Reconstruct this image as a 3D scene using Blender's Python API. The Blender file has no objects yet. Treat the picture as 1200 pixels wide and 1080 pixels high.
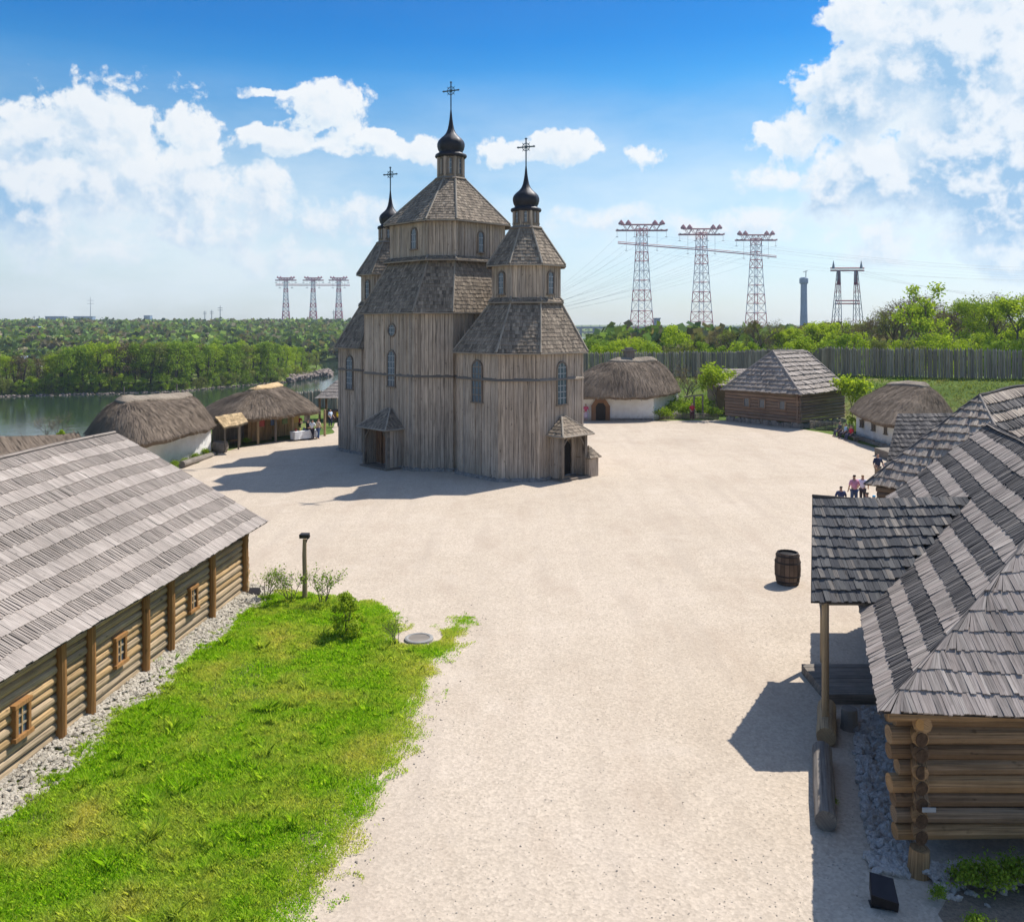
import bpy, math, random
import numpy as np
from mathutils import Vector, Matrix, noise
random.seed(7)
R = math.radians
scene = bpy.context.scene
# ---------------------------------------------------------------- camera
cam_d = bpy.data.cameras.new("camera"); cam = bpy.data.objects.new("camera", cam_d)
scene.collection.objects.link(cam); scene.camera = cam
cam.location = (0, 0, 10); cam.rotation_euler = (R(90), 0, 0)
cam_d.sensor_width = 36; cam_d.lens = 30.0; cam_d.shift_y = -0.135
cam_d.clip_start = 0.1; cam_d.clip_end = 9000
scene.view_settings.view_transform = 'Standard'; scene.view_settings.look = 'None'
scene.view_settings.gamma = 1; scene.view_settings.exposure = 0.70
SUN_AZ = 48.5; SUN_EL = 53.5          # azimuth clockwise from +Y
# ---------------------------------------------------------------- node helpers
class NT:
    def __init__(s, tree): s.t = tree; s.n = tree.nodes; s.l = tree.links
    def new(s, typ, **kw):
        nd = s.n.new(typ)
        for k, v in kw.items(): setattr(nd, k, v)
        return nd
    def put(s, sock, v):
        if isinstance(v, bpy.types.NodeSocket): s.l.new(v, sock)
        elif v is not None: sock.default_value = v
    def math(s, op, a, b=None, c=None, clamp=False):
        nd = s.new('ShaderNodeMath', operation=op, use_clamp=clamp)
        s.put(nd.inputs[0], a)
        if b is not None: s.put(nd.inputs[1], b)
        if c is not None: s.put(nd.inputs[2], c)
        return nd.outputs[0]
    def vmath(s, op, a, b=None):
        nd = s.new('ShaderNodeVectorMath', operation=op); s.put(nd.inputs[0], a)
        if b is not None: s.put(nd.inputs[1], b)
        return nd.outputs[1] if op in ('LENGTH', 'DOT_PRODUCT') else nd.outputs[0]
    def noise(s, vec, scale, detail=4, rough=0.55, out=0, dim='3D'):
        nd = s.new('ShaderNodeTexNoise', noise_dimensions=dim)
        if vec is not None: s.put(nd.inputs['Vector'], vec)
        nd.inputs['Scale'].default_value = scale; nd.inputs['Detail'].default_value = detail
        nd.inputs['Roughness'].default_value = rough
        return nd.outputs[out]
    def ramp(s, fac, stops, interp='LINEAR'):
        nd = s.new('ShaderNodeValToRGB'); nd.color_ramp.interpolation = interp
        e = nd.color_ramp.elements
        while len(e) < len(stops): e.new(0.5)
        for i, (p, c) in enumerate(stops):
            e[i].position = p; e[i].color = (c[0], c[1], c[2], 1) if not isinstance(c, (int, float)) else (c, c, c, 1)
        s.put(nd.inputs[0], fac); return nd.outputs[0]
    def mix(s, fac, a, b, mode='MIX'):
        nd = s.new('ShaderNodeMix', data_type='RGBA', blend_type=mode)
        s.put(nd.inputs[0], fac)
        s.put(nd.inputs[6], a if isinstance(a, bpy.types.NodeSocket) else (*a, 1))
        s.put(nd.inputs[7], b if isinstance(b, bpy.types.NodeSocket) else (*b, 1))
        return nd.outputs[2]
    def mapr(s, v, a, b, c=0.0, d=1.0, smooth=False):
        nd = s.new('ShaderNodeMapRange', interpolation_type='SMOOTHSTEP' if smooth else 'LINEAR')
        s.put(nd.inputs[0], v)
        for i, x in zip((1, 2, 3, 4), (a, b, c, d)): nd.inputs[i].default_value = x
        return nd.outputs[0]
    def comb(s, x, y, z=0.0):
        nd = s.new('ShaderNodeCombineXYZ'); s.put(nd.inputs[0], x); s.put(nd.inputs[1], y); s.put(nd.inputs[2], z); return nd.outputs[0]
    def sep(s, v):
        nd = s.new('ShaderNodeSeparateXYZ'); s.put(nd.inputs[0], v); return nd.outputs
# ---------------------------------------------------------------- world: Nishita sky + cumulus by direction
def pix_dir(px, py):                      # direction on the sky as (azimuth, elevation) in degrees
    x, z = (px - 600) / 1000.0, (378 - py) / 1000.0
    return math.degrees(math.atan2(x, 1)), math.degrees(math.atan2(z, math.hypot(x, 1)))
world = bpy.data.worlds.new("World"); scene.world = world; world.use_nodes = True
W = NT(world.node_tree); W.n.clear()
def _t(el): return (el + 2) / 62.0
TINT = [(0.0, (.43, .49, .57)), (_t(1.0), (.48, .545, .62)), (_t(5), (.49, .575, .635)), (_t(10.1), (.34, .525, .61)), (_t(13.4), (.18, .46, .615)), (_t(15.5), (.075, .42, .64)), (_t(18.2), (.004, .325, .61)), (_t(20.7), (.002, .29, .58)), (_t(27), (.10, .34, .62)), (_t(42), (.9, .95, 1.0)), (1.0, (1, 1, 1))]
CL = 4.75; HAZE = 0.00014

tc = W.new('ShaderNodeTexCoord')
dx, dy, dz = W.sep(tc.outputs['Generated'])
sky = W.new('ShaderNodeTexSky', sky_type='NISHITA', sun_disc=False)
sky.sun_elevation = R(SUN_EL); sky.sun_rotation = R(SUN_AZ); sky.altitude = 50
sky.air_density = 1.0; sky.dust_density = 0.6; sky.ozone_density = 1.5
az = W.math('MULTIPLY', W.math('ARCTAN2', dx, dy), 57.2958)
el = W.math('MULTIPLY', W.math('ARCSINE', dz), 57.2958)
pos = W.comb(az, el, 0.0)
# one cloud density function of (azimuth, elevation), used at the point and a little nearer to the sun
g = bpy.data.node_groups.new("cloud_density", 'ShaderNodeTree')
g.interface.new_socket("P", in_out='INPUT', socket_type='NodeSocketVector')
g.interface.new_socket("D", in_out='OUTPUT', socket_type='NodeSocketFloat')
G_ = NT(g); gi = G_.new('NodeGroupInput'); go = G_.new('NodeGroupOutput')
P0 = gi.outputs[0]
wob = G_.noise(P0, 0.16, 5, 0.6, 1)
wob2 = G_.vmath('MULTIPLY', G_.vmath('SUBTRACT', wob, (0.5, 0.5, 0.5)), (5.0, 3.4, 0.0))
P1 = G_.vmath('ADD', P0, wob2)
blobs = [(-40, 190, 90, 85, 1.6), (45, 150, 80, 50, 1.2), (95, 120, 45, 26, 1), (120, 165, 75, 58, 1.3), (215, 150, 62, 34, 1), (190, 215, 110, 62, 1.7), (50, 225, 150, 66, 1.9), (300, 228, 56, 44, 1.1), (240, 262, 130, 40, 1.2), (60, 290, 160, 36, 1.0),
         (385, 128, 66, 36, 1), (340, 165, 90, 24, 1), (325, 103, 46, 9, .7), (140, 92, 60, 12, .15), (440, 158, 34, 14, 1),
         (485, 175, 66, 20, 1), (590, 180, 55, 17, 1), (655, 172, 50, 22, 1.1), (748, 178, 30, 16, .45), (400, 262, 90, 32, 1.1), (330, 300, 120, 26, .9),
         (1110, 60, 150, 110, 2.4), (1010, 20, 62, 45, 1.2), (1010, 110, 85, 70, 1.6), (1180, 190, 170, 150, 2.6), (925, 165, 60, 34, 1), (1030, 210, 120, 60, 1.8), (905, 212, 44, 22, 1),
         (1040, 275, 90, 42, 1.3), (1190, 300, 110, 44, 1.8), (870, 262, 190, 24, 1), (700, 262, 80, 26, 1)]
dens = None
for (px, py, rx, ry, wt) in blobs:
    a0, e0 = pix_dir(px, py); a1, _ = pix_dir(px + rx, py); _, e1 = pix_dir(px, py - ry)
    q = G_.vmath('MULTIPLY', G_.vmath('SUBTRACT', P1, (a0, e0, 0)), (1 / (a1 - a0), 1 / (e1 - e0), 0))
    v = G_.math('MULTIPLY_ADD', G_.vmath('DOT_PRODUCT', q, q), -wt, wt)
    if dens is None: dens = v
    else:
        nd = G_.new('ShaderNodeMath', operation='SMOOTH_MAX'); G_.put(nd.inputs[0], dens); G_.put(nd.inputs[1], v); nd.inputs[2].default_value = 0.35
        dens = nd.outputs[0]
n1 = G_.noise(P0, 0.42, 8, 0.62)
vo = G_.new('ShaderNodeTexVoronoi'); vo.feature = 'F1'; vo.inputs['Scale'].default_value = 0.5; vo.inputs['Detail'].default_value = 3; vo.inputs['Roughness'].default_value = 0.6
G_.l.new(P1, vo.inputs['Vector'])
dens = G_.math('ADD', G_.math('MAXIMUM', dens, -1.5), G_.math('MULTIPLY', G_.math('SUBTRACT', n1, 0.5), 3.0))
dens = G_.math('ADD', dens, G_.math('MULTIPLY', G_.math('SUBTRACT', 0.95, vo.outputs['Distance']), 0.75))
G_.l.new(dens, go.inputs[0])
def cloud(p):
    nd = W.new('ShaderNodeGroup'); nd.node_tree = g; W.put(nd.inputs[0], p); return nd.outputs[0]
d0 = cloud(pos); d1 = cloud(W.vmath('ADD', pos, (0.55, 0.9, 0)))
cover = W.math('DIVIDE', W.math('ADD', d0, 0.12), W.mapr(el, 5.0, 12.5, 1.5, 0.5, smooth=True), clamp=True)
cover = W.mapr(cover, 0, 1, smooth=True)
lit = W.mapr(W.math('SUBTRACT', d0, d1), -0.55, 0.65, smooth=True)
soft = W.noise(pos, 0.11, 3, 0.5)
# grey-blue undersides where the cloud is thick
shade = W.math('MULTIPLY', W.mapr(W.math('ADD', d0, W.math('MULTIPLY', soft, 2.4)), 1.5, 2.9), W.math('SUBTRACT', 1.0, W.math('MULTIPLY', lit, 0.6)), clamp=True)
SKYS = 1.0
ccol = W.mix(shade, (0.82, 0.90, 0.96), (0.31, 0.54, 0.80))
ccol = W.mix(W.math('MULTIPLY', lit, 0.62), ccol, (1.0, 1.0, 1.0))
veil = W.math('MULTIPLY', W.mapr(W.noise(W.vmath('MULTIPLY', pos, (0.35, 1.0, 1.0)), 0.12, 6, 0.6), 0.34, 0.62), 0.65)
lowf = W.mapr(el, 1.0, 8.5, 1.0, 0.0, smooth=True)
tint = W.ramp(W.mapr(el, -2.0, 60.0), TINT)
skyc = W.mix(1.0, sky.outputs[0], tint, 'MULTIPLY')
skyc = W.mix(W.math('MULTIPLY', veil, W.mapr(el, 7, 16.5, 1.0, 0.02)), skyc, (4.3, 4.7, 4.85))
bright = W.mix(1.0, ccol, (CL, CL, CL), 'MULTIPLY')
final = W.mix(W.math('MULTIPLY', cover, W.mapr(el, 0.5, 6.0, 0.35, 0.97, smooth=True)), skyc, bright)
bg = W.new('ShaderNodeBackground'); W.put(bg.inputs[0], final); bg.inputs[1].default_value = 0.13
wo = W.new('ShaderNodeOutputWorld'); W.l.new(bg.outputs[0], wo.inputs[0])
# ---------------------------------------------------------------- sun
sd = bpy.data.lights.new("sun", 'SUN'); sd.energy = 4.2; sd.angle = R(0.53); sd.color = (1.0, 0.95, 0.87)
so = bpy.data.objects.new("sun", sd); scene.collection.objects.link(so); so.location = (60, 60, 90)
sdir = Vector((math.sin(R(SUN_AZ)) * math.cos(R(SUN_EL)), math.cos(R(SUN_AZ)) * math.cos(R(SUN_EL)), math.sin(R(SUN_EL))))
so.rotation_euler = sdir.to_track_quat('Z', 'Y').to_euler()
# ---------------------------------------------------------------- object helpers
ORI = {}
def tag(o, label=None, cat=None, group=None, kind=None):
    if label: o['label'] = label
    if cat: o['category'] = cat
    if group: o['group'] = group
    if kind: o['kind'] = kind
    return o
def thing(name, label, cat, loc, group=None):
    o = bpy.data.objects.new(name, None); scene.collection.objects.link(o); o.location = loc
    o.empty_display_size = 0.3; ORI[o.name] = Vector(loc)
    return tag(o, label, cat, group)
def copy_tree(o, parent=None):
    c = o.copy(); scene.collection.objects.link(c); c.parent = parent
    for ch in list(o.children): copy_tree(ch, c)
    return c
def V(*a): return Vector(a)
class MB:
    def __init__(s): s.v = []; s.f = []; s.m = []; s.uv = []
    def face(s, pts, m=0, uv=None):
        i = len(s.v); s.v.extend([tuple(p) for p in pts]); s.f.append(tuple(range(i, i + len(pts)))); s.m.append(m)
        s.uv.extend(uv if uv else [(0, 0)] * len(pts))
    def shared(s, pts, faces, m=0, uv=None):
        i = len(s.v); s.v.extend([tuple(p) for p in pts])
        for k, f in enumerate(faces):
            s.f.append(tuple(i + q for q in f)); s.m.append(m)
            s.uv.extend([uv[q] for q in f] if uv else [(0, 0)] * len(f))
    def hexa(s, p, m=0, uv=None):          # p: 4 bottom, 4 top, counter-clockwise
        s.shared(p, [(3, 2, 1, 0), (4, 5, 6, 7), (0, 1, 5, 4), (1, 2, 6, 5), (2, 3, 7, 6), (3, 0, 4, 7)], m, uv)
    def box(s, c, sx, sy, sz, rz=0, m=0, off=None):   # c = centre of the bottom
        off = random.random() * 50 if off is None else off
        ca, sa = math.cos(rz), math.sin(rz); P = []; U = []
        for dz in (0, sz):
            for a, b in ((-1, -1), (1, -1), (1, 1), (-1, 1)):
                x, y = a * sx / 2, b * sy / 2
                P.append((c[0] + x * ca - y * sa, c[1] + x * sa + y * ca, c[2] + dz))
                U.append((off + x + y, off + dz) if sz > max(sx, sy) else (off + dz + (y if sx > sy else x), off + (x if sx > sy else y)))
        s.hexa(P, m, U)
    def tube(s, pts, rad, n=8, m=0, cap=True, off=None):
        pts = [Vector(p) for p in pts]; off = random.random() * 50 if off is None else off
        if not isinstance(rad, (list, tuple)): rad = [rad] * len(pts)
        rings = []; U = []; acc = 0
        up = None
        for i, p in enumerate(pts):
            d = (pts[min(i + 1, len(pts) - 1)] - pts[max(i - 1, 0)]).normalized()
            if up is None:
                up = Vector((0, 0, 1)) if abs(d.z) < 0.9 else Vector((1, 0, 0))
            a = d.cross(up).normalized(); b = a.cross(d).normalized(); up = b
            if i: acc += (p - pts[i - 1]).length
            for k in range(n):
                t = 2 * math.pi * k / n
                rings.append(p + (a * math.cos(t) + b * math.sin(t)) * rad[i]); U.append((off + t * rad[0] * (1 if k <= n / 2 else -1), off + acc))
        F = []
        for i in range(len(pts) - 1):
            for k in range(n):
                k2 = (k + 1) % n
                F.append((i * n + k, i * n + k2, (i + 1) * n + k2, (i + 1) * n + k))
        if cap: F.append(tuple(range(n - 1, -1, -1))); F.append(tuple((len(pts) - 1) * n + k for k in range(n)))
        s.shared(rings, F, m, U)
    def lathe(s, c, prof, n=16, m=0, a0=0, cap=True):
        P = []
        for r, z in prof:
            for k in range(n):
                t = a0 + 2 * math.pi * k / n; P.append((c[0] + r * math.cos(t), c[1] + r * math.sin(t), c[2] + z))
        F = []
        for i in range(len(prof) - 1):
            for k in range(n):
                k2 = (k + 1) % n; F.append((i * n + k, i * n + k2, (i + 1) * n + k2, (i + 1) * n + k))
        if cap: F.append(tuple(range(n - 1, -1, -1))); F.append(tuple((len(prof) - 1) * n + k for k in range(n)))
        s.shared(P, F, m)
    def build(s, name, mats, parent=None, smooth=False, base=None):
        if not isinstance(mats, (list, tuple)): mats = [mats]
        me = bpy.data.meshes.new(name)
        o = bpy.data.objects.new(name, me); scene.collection.objects.link(o)
        if parent is not None:
            org = ORI[parent.name]; o.parent = parent
        else:
            org = Vector(base) if base is not None else Vector((0, 0, 0)); o.location = org
        ORI[o.name] = org
        a = np.array(s.v, dtype=np.float64).reshape(-1, 3) - np.array(org)
        me.from_pydata(a.tolist(), [], s.f)
        for mt in mats: me.materials.append(mt)
        if len(mats) > 1: me.polygons.foreach_set('material_index', s.m)
        ul = me.uv_layers.new(name='UVMap'); ul.data.foreach_set('uv', np.array(s.uv, dtype=np.float32).ravel())
        if smooth: me.polygons.foreach_set('use_smooth', [True] * len(me.polygons))
        me.update(); return o
def Gp(px, py, z=0.0):                    # where a sight line meets height z
    d = (10 - z) * 1000.0 / (py - 378); return Vector(((px - 600) / 1000 * d, d, z))
def At(px, py, d): return Vector(((px - 600) / 1000 * d, d, 10 - (py - 378) / 1000 * d))
def lerp(a, b, t): return a + (b - a) * t
# ---------------------------------------------------------------- materials
def new_mat(name):
    m = bpy.data.materials.new(name); m.use_nodes = True; t = NT(m.node_tree)
    return m, t, t.n['Principled BSDF']
def bump(t, b, h, strength=0.5, dist=0.02):
    nd = t.new('ShaderNodeBump'); nd.inputs['Strength'].default_value = strength; nd.inputs['Distance'].default_value = dist
    t.put(nd.inputs['Height'], h); t.l.new(nd.outputs[0], b.inputs['Normal'])
def wood(name, cols, gu=45, gv=1.6, rough=0.85, large=0.35, grain=0.6, dark=None):
    m, t, b = new_mat(name)
    geo = t.new('ShaderNodeNewGeometry'); uv = t.new('ShaderNodeUVMap').outputs[0]
    rnd = geo.outputs['Random Per Island']
    uvw = t.vmath('ADD', t.vmath('MULTIPLY', uv, (gu, gv, 1)), t.comb(0, 0, t.math('MULTIPLY', rnd, 40)))
    gn = t.noise(uvw, 1.0, 5, 0.65)
    co = t.new('ShaderNodeTexCoord').outputs['Object']
    ln = t.noise(co, large, 4, 0.6)
    n = len(cols)
    base = t.ramp(rnd, [(i / (n - 1), c) for i, c in enumerate(cols)])
    base = t.mix(1.0, base, t.ramp(gn, [(0.25, 1 - grain), (0.6, 1.0), (0.8, 1.12)]), 'MULTIPLY')
    base = t.mix(1.0, base, t.ramp(ln, [(0.3, 0.78), (0.7, 1.15)]), 'MULTIPLY')
    ck = t.noise(t.vmath('ADD', t.vmath('MULTIPLY', uv, (gu * .55, gv * .55, 1)), t.comb(3, 7, t.math('MULTIPLY', rnd, 17))), 1.0, 3, 0.6)
    base = t.mix(1.0, base, t.ramp(ck, [(0.30, 0.35), (0.40, 1.0)]), 'MULTIPLY')
    kn = t.noise(t.vmath('MULTIPLY', uv, (5, 3, 1)), 1.0, 2, 0.5)
    base = t.mix(1.0, base, t.ramp(kn, [(0.26, 0.55), (0.34, 1.0)]), 'MULTIPLY')
    t.l.new(base, b.inputs['Base Color']); b.inputs['Roughness'].default_value = rough; b.inputs['Specular IOR Level'].default_value = 0.12
    bump(t, b, gn, 0.6, 0.012); return m
def plain(name, col, rough=0.7, metal=0.0, var=0.15, sc=6, b_=0.3, spec=0.3):
    m, t, b = new_mat(name); co = t.new('ShaderNodeTexCoord').outputs['Object']
    n = t.noise(co, sc, 5, 0.6)
    c = t.mix(1.0, col, t.ramp(n, [(0.3, 1 - var), (0.7, 1 + var)]), 'MULTIPLY')
    t.l.new(c, b.inputs['Base Color']); b.inputs['Roughness'].default_value = rough; b.inputs['Metallic'].default_value = metal
    b.inputs['Specular IOR Level'].default_value = spec
    if b_: bump(t, b, n, b_, 0.02)
    return m
M = {}
M['shake_l'] = wood('shake_pale', [(0.35, 0.30, 0.262), (0.40, 0.348, 0.305), (0.33, 0.285, 0.25), (0.43, 0.375, 0.33)])
M['shake_d'] = wood('shake_grey', [(0.31, 0.262, 0.225), (0.37, 0.318, 0.275), (0.28, 0.24, 0.207), (0.40, 0.345, 0.30)])
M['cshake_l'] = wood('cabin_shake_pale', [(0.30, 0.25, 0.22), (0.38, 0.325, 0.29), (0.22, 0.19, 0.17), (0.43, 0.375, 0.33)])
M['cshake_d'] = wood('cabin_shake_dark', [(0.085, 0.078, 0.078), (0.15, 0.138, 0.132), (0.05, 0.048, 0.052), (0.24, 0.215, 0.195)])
M['porch_shake'] = wood('porch_shake_dark', [(0.10, 0.10, 0.105), (0.16, 0.155, 0.15), (0.07, 0.072, 0.08), (0.32, 0.28, 0.24)])
M['church_shake'] = wood('church_shingle', [(0.24, 0.19, 0.145), (0.35, 0.28, 0.21), (0.16, 0.13, 0.10), (0.42, 0.34, 0.255)], large=0.5)
M['church_ridge'] = wood('church_ridge_board', [(0.30, 0.26, 0.21), (0.42, 0.36, 0.29)])
M['church_wall'] = wood('church_board', [(0.38, 0.305, 0.235), (0.55, 0.445, 0.345), (0.47, 0.385, 0.305), (0.61, 0.49, 0.375), (0.41, 0.345, 0.285)], gu=26, gv=0.7, large=0.3, grain=0.7)
M['church_trim'] = wood('church_trim', [(0.20, 0.165, 0.135), (0.28, 0.23, 0.18)])
M['shed_shake'] = wood('house_shake', [(0.34, 0.28, 0.23), (0.44, 0.37, 0.30), (0.27, 0.22, 0.19), (0.48, 0.41, 0.34)])
M['under'] = plain('roof_boarding', (0.05, 0.042, 0.036), 0.9)
M['log'] = wood('barn_log', [(0.40, 0.265, 0.13), (0.50, 0.34, 0.175), (0.42, 0.31, 0.19), (0.36, 0.28, 0.19)], gu=40, gv=0.8, large=0.9)
M['log_post'] = wood('barn_post', [(0.27, 0.135, 0.05), (0.34, 0.175, 0.065)], gu=40, gv=0.8)
M['cabin_log'] = wood('cabin_log', [(0.42, 0.24, 0.10), (0.20, 0.135, 0.085), (0.50, 0.31, 0.15), (0.25, 0.19, 0.135)], gu=38, gv=0.6, large=1.2, grain=0.8)
M['log_end_d'] = plain('weathered_end_grain', (0.16, 0.10, 0.06), 0.9, sc=14, var=.35)
M['log_end'] = plain('log_end_grain', (0.42, 0.23, 0.08), 0.8, sc=14)
M['house_log'] = wood('house_log', [(0.27, 0.185, 0.135), (0.36, 0.25, 0.18), (0.23, 0.175, 0.14)], gu=30, gv=0.7)
M['old_log'] = wood('old_log', [(0.21, 0.185, 0.16), (0.26, 0.225, 0.19)], gu=30, gv=0.7, large=1.5)
M['new_wood'] = wood('fresh_board', [(0.42, 0.27, 0.14), (0.50, 0.33, 0.18)], gu=30, gv=0.9)
M['door_wood'] = wood('door_board', [(0.26, 0.15, 0.09), (0.33, 0.19, 0.115)], gu=30, gv=0.9)
M['stake'] = wood('palisade_stake', [(0.36, 0.30, 0.24), (0.50, 0.42, 0.33), (0.26, 0.22, 0.18), (0.42, 0.34, 0.26)], gu=22, gv=0.6, large=0.1)
M['barrel'] = wood('barrel_stave', [(0.12, 0.085, 0.065), (0.17, 0.12, 0.09), (0.09, 0.065, 0.05)], gu=30, gv=0.9)
M['iron'] = plain('dark_iron', (0.035, 0.03, 0.03), 0.55, 0.6)
M['dome'] = plain('dome_black_metal', (0.022, 0.022, 0.028), 0.5, 0.4, var=0.3, sc=2, b_=0.1)
M['crossm'] = plain('cross_metal', (0.05, 0.09, 0.11), 0.4, 0.5)
M['straw_new'] = plain('fresh_straw', (0.62, 0.43, 0.19), 0.9, sc=20, var=0.25)
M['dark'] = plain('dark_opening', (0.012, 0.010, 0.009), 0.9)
M['cloth'] = plain('white_cloth', (0.75, 0.76, 0.78), 0.8, sc=3)
M['paint_w'] = plain('frame_paint', (0.28, 0.30, 0.31), 0.6)
m, t, b = new_mat('window_glass'); b.inputs['Base Color'].default_value = (0.07, 0.10, 0.13, 1); b.inputs['Roughness'].default_value = 0.12; b.inputs['Specular IOR Level'].default_value = 0.7
bump(t, b, t.noise(t.new('ShaderNodeTexCoord').outputs['Object'], 3, 2), 0.25, 0.02); M['glass'] = m
# whitewash
m, t, b = new_mat('whitewash'); co = t.new('ShaderNodeTexCoord').outputs['Object']
n = t.noise(co, 1.2, 6, 0.65); n2 = t.noise(co, 7, 5, 0.6)
z = t.sep(co)[2]
dirt = t.math('MULTIPLY', t.mapr(t.math('ADD', z, t.math('MULTIPLY', n, 0.8)), 0.35, 0.95, 1, 0, smooth=True), 0.7)
c = t.mix(dirt, t.ramp(n, [(0.3, (0.72, 0.69, 0.64)), (0.65, (0.86, 0.85, 0.82))]), (0.36, 0.30, 0.23))
t.l.new(c, b.inputs['Base Color']); b.inputs['Roughness'].default_value = 0.9; bump(t, b, n2, 0.5, 0.04); M['white'] = m
# thatch
def thatch(name, c1, c2, c3):
    m, t, b = new_mat(name); geo = t.new('ShaderNodeNewGeometry'); uv = t.new('ShaderNodeUVMap').outputs[0]
    co = t.new('ShaderNodeTexCoord').outputs['Object']
    st = t.noise(t.vmath('MULTIPLY', uv, (14, 1.3, 1)), 1, 5, 0.7); ln = t.noise(co, 0.55, 5, 0.62)
    c = t.ramp(t.math('ADD', t.math('MULTIPLY', st, 0.55), t.math('MULTIPLY', ln, 0.45)), [(0.32, c1), (0.52, c2), (0.72, c3)])
    c = t.mix(1.0, c, t.ramp(geo.outputs['Random Per Island'], [(0, 0.75), (1, 1.3)]), 'MULTIPLY')
    t.l.new(c, b.inputs['Base Color']); b.inputs['Roughness'].default_value = 1.0; b.inputs['Specular IOR Level'].default_value = 0.1
    bump(t, b, st, 1.0, 0.11); return m
M['thatch'] = thatch('old_thatch', (0.085, 0.066, 0.05), (0.165, 0.13, 0.10), (0.27, 0.215, 0.165))
M['thatch_cap'] = thatch('thatch_ridge', (0.15, 0.12, 0.095), (0.25, 0.21, 0.165), (0.36, 0.31, 0.25))
M['thatch_new'] = thatch('thatch_fresh', (0.36, 0.25, 0.13), (0.5, 0.36, 0.2), (0.62, 0.46, 0.27))
# gravel
m, t, b = new_mat('gravel'); co = t.new('ShaderNodeTexCoord').outputs['Object']
big = t.noise(co, 0.09, 5, 0.6); mid = t.noise(co, 0.7, 6, 0.65); fine = t.noise(co, 14, 6, 0.75); vor = t.new('ShaderNodeTexVoronoi'); vor.inputs['Scale'].default_value = 16
t.l.new(co, vor.inputs['Vector'])
c = t.ramp(t.math('ADD', t.math('MULTIPLY', big, 0.6), t.math('MULTIPLY', mid, 0.4)), [(0.3, (0.40, 0.328, 0.252)), (0.5, (0.455, 0.38, 0.298)), (0.7, (0.50, 0.42, 0.338))])
c = t.mix(1.0, c, t.ramp(fine, [(0.3, 0.80), (0.5, 1.0), (0.72, 1.10)]), 'MULTIPLY')
wr = t.ramp(vor.outputs['Color'], [(0, 0.82), (1, 1.12)])
c = t.mix(1.0, c, wr, 'MULTIPLY')
sp = t.noise(t.vmath('MULTIPLY', co, (1.0, 0.35, 1)), 0.5, 4, 0.6)
c = t.mix(t.mapr(sp, 0.52, 0.72, 0, 0.5), c, (0.35, 0.275, 0.21))
c = t.mix(t.mapr(t.noise(co, 0.28, 6, 0.7), 0.55, 0.72, 0, 0.45), c, (0.52, 0.445, 0.365))
c = t.mix(t.mapr(t.noise(t.vmath('MULTIPLY', co, (1.3, 0.10, 1)), 0.9, 3, 0.5), 0.5, 0.7, 0, 0.35), c, (0.36, 0.30, 0.24))
t.l.new(c, b.inputs['Base Color']); b.inputs['Roughness'].default_value = 1.0; b.inputs['Specular IOR Level'].default_value = 0.1
bump(t, b, t.math('ADD', fine, t.math('MULTIPLY', vor.outputs['Distance'], 0.5)), 0.35, 0.03); M['gravel'] = m
def ground_mat(name, c1, c2, c3, sc=0.3):
    m, t, b = new_mat(name); co = t.new('ShaderNodeTexCoord').outputs['Object']
    a = t.noise(co, sc, 6, 0.65); f = t.noise(co, sc * 18, 5, 0.7)
    c = t.ramp(a, [(0.32, c1), (0.5, c2), (0.68, c3)]); c = t.mix(1.0, c, t.ramp(f, [(0.3, 0.6), (0.7, 1.3)]), 'MULTIPLY')
    t.l.new(c, b.inputs['Base Color']); b.inputs['Roughness'].default_value = 1.0; b.inputs['Specular IOR Level'].default_value = 0.1
    bump(t, b, f, 0.8, 0.05); return m
M['terrain'] = ground_mat('turf_ground', (0.055, 0.09, 0.02), (0.10, 0.15, 0.03), (0.19, 0.17, 0.07), 0.16)
M['soil'] = ground_mat('lawn_soil', (0.10, 0.14, 0.03), (0.09, 0.12, 0.03), (0.24, 0.20, 0.11), 0.8)
M['rock'] = ground_mat('rubble_stone', (0.40, 0.36, 0.29), (0.50, 0.45, 0.37), (0.28, 0.25, 0.20), 2.0)
M['rock_d'] = ground_mat('grey_stone', (0.22, 0.20, 0.18), (0.32, 0.29, 0.26), (0.16, 0.15, 0.14), 2.0)
# leaves & grass
def leaf(name, cols, trans=0.35, attr=None, patch=None):
    m, t, b = new_mat(name); t.n.remove(b); geo = t.new('ShaderNodeNewGeometry')
    n = len(cols); c = t.ramp(geo.outputs['Random Per Island'], [(i / (n - 1), k) for i, k in enumerate(cols)])
    if attr:
        at = t.new('ShaderNodeAttribute', attribute_name=attr); c = t.mix(1.0, at.outputs['Color'], t.ramp(geo.outputs['Random Per Island'], [(0, 0.6), (1, 1.4)]), 'MULTIPLY')
    if patch:
        co = t.new('ShaderNodeTexCoord').outputs['Object']
        c = t.mix(t.mapr(t.noise(co, patch[0], 4, 0.6), 0.42, 0.72), c, patch[1])
    d = t.new('ShaderNodeBsdfDiffuse'); tr = t.new('ShaderNodeBsdfTranslucent'); mx = t.new('ShaderNodeMixShader'); mx.inputs[0].default_value = trans
    t.l.new(c, d.inputs[0]); t.l.new(t.mix(1.0, c, (1.25, 1.2, 0.55), 'MULTIPLY'), tr.inputs[0]); t.l.new(d.outputs[0], mx.inputs[1]); t.l.new(tr.outputs[0], mx.inputs[2])
    t.l.new(mx.outputs[0], t.n['Material Output'].inputs[0]); return m
M['grass'] = leaf('grass_blade', [(0.13, 0.32, 0.008), (0.24, 0.46, 0.018), (0.33, 0.56, 0.03), (0.48, 0.60, 0.09)], 0.5, patch=(0.5, (0.56, 0.55, 0.16)))
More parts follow.
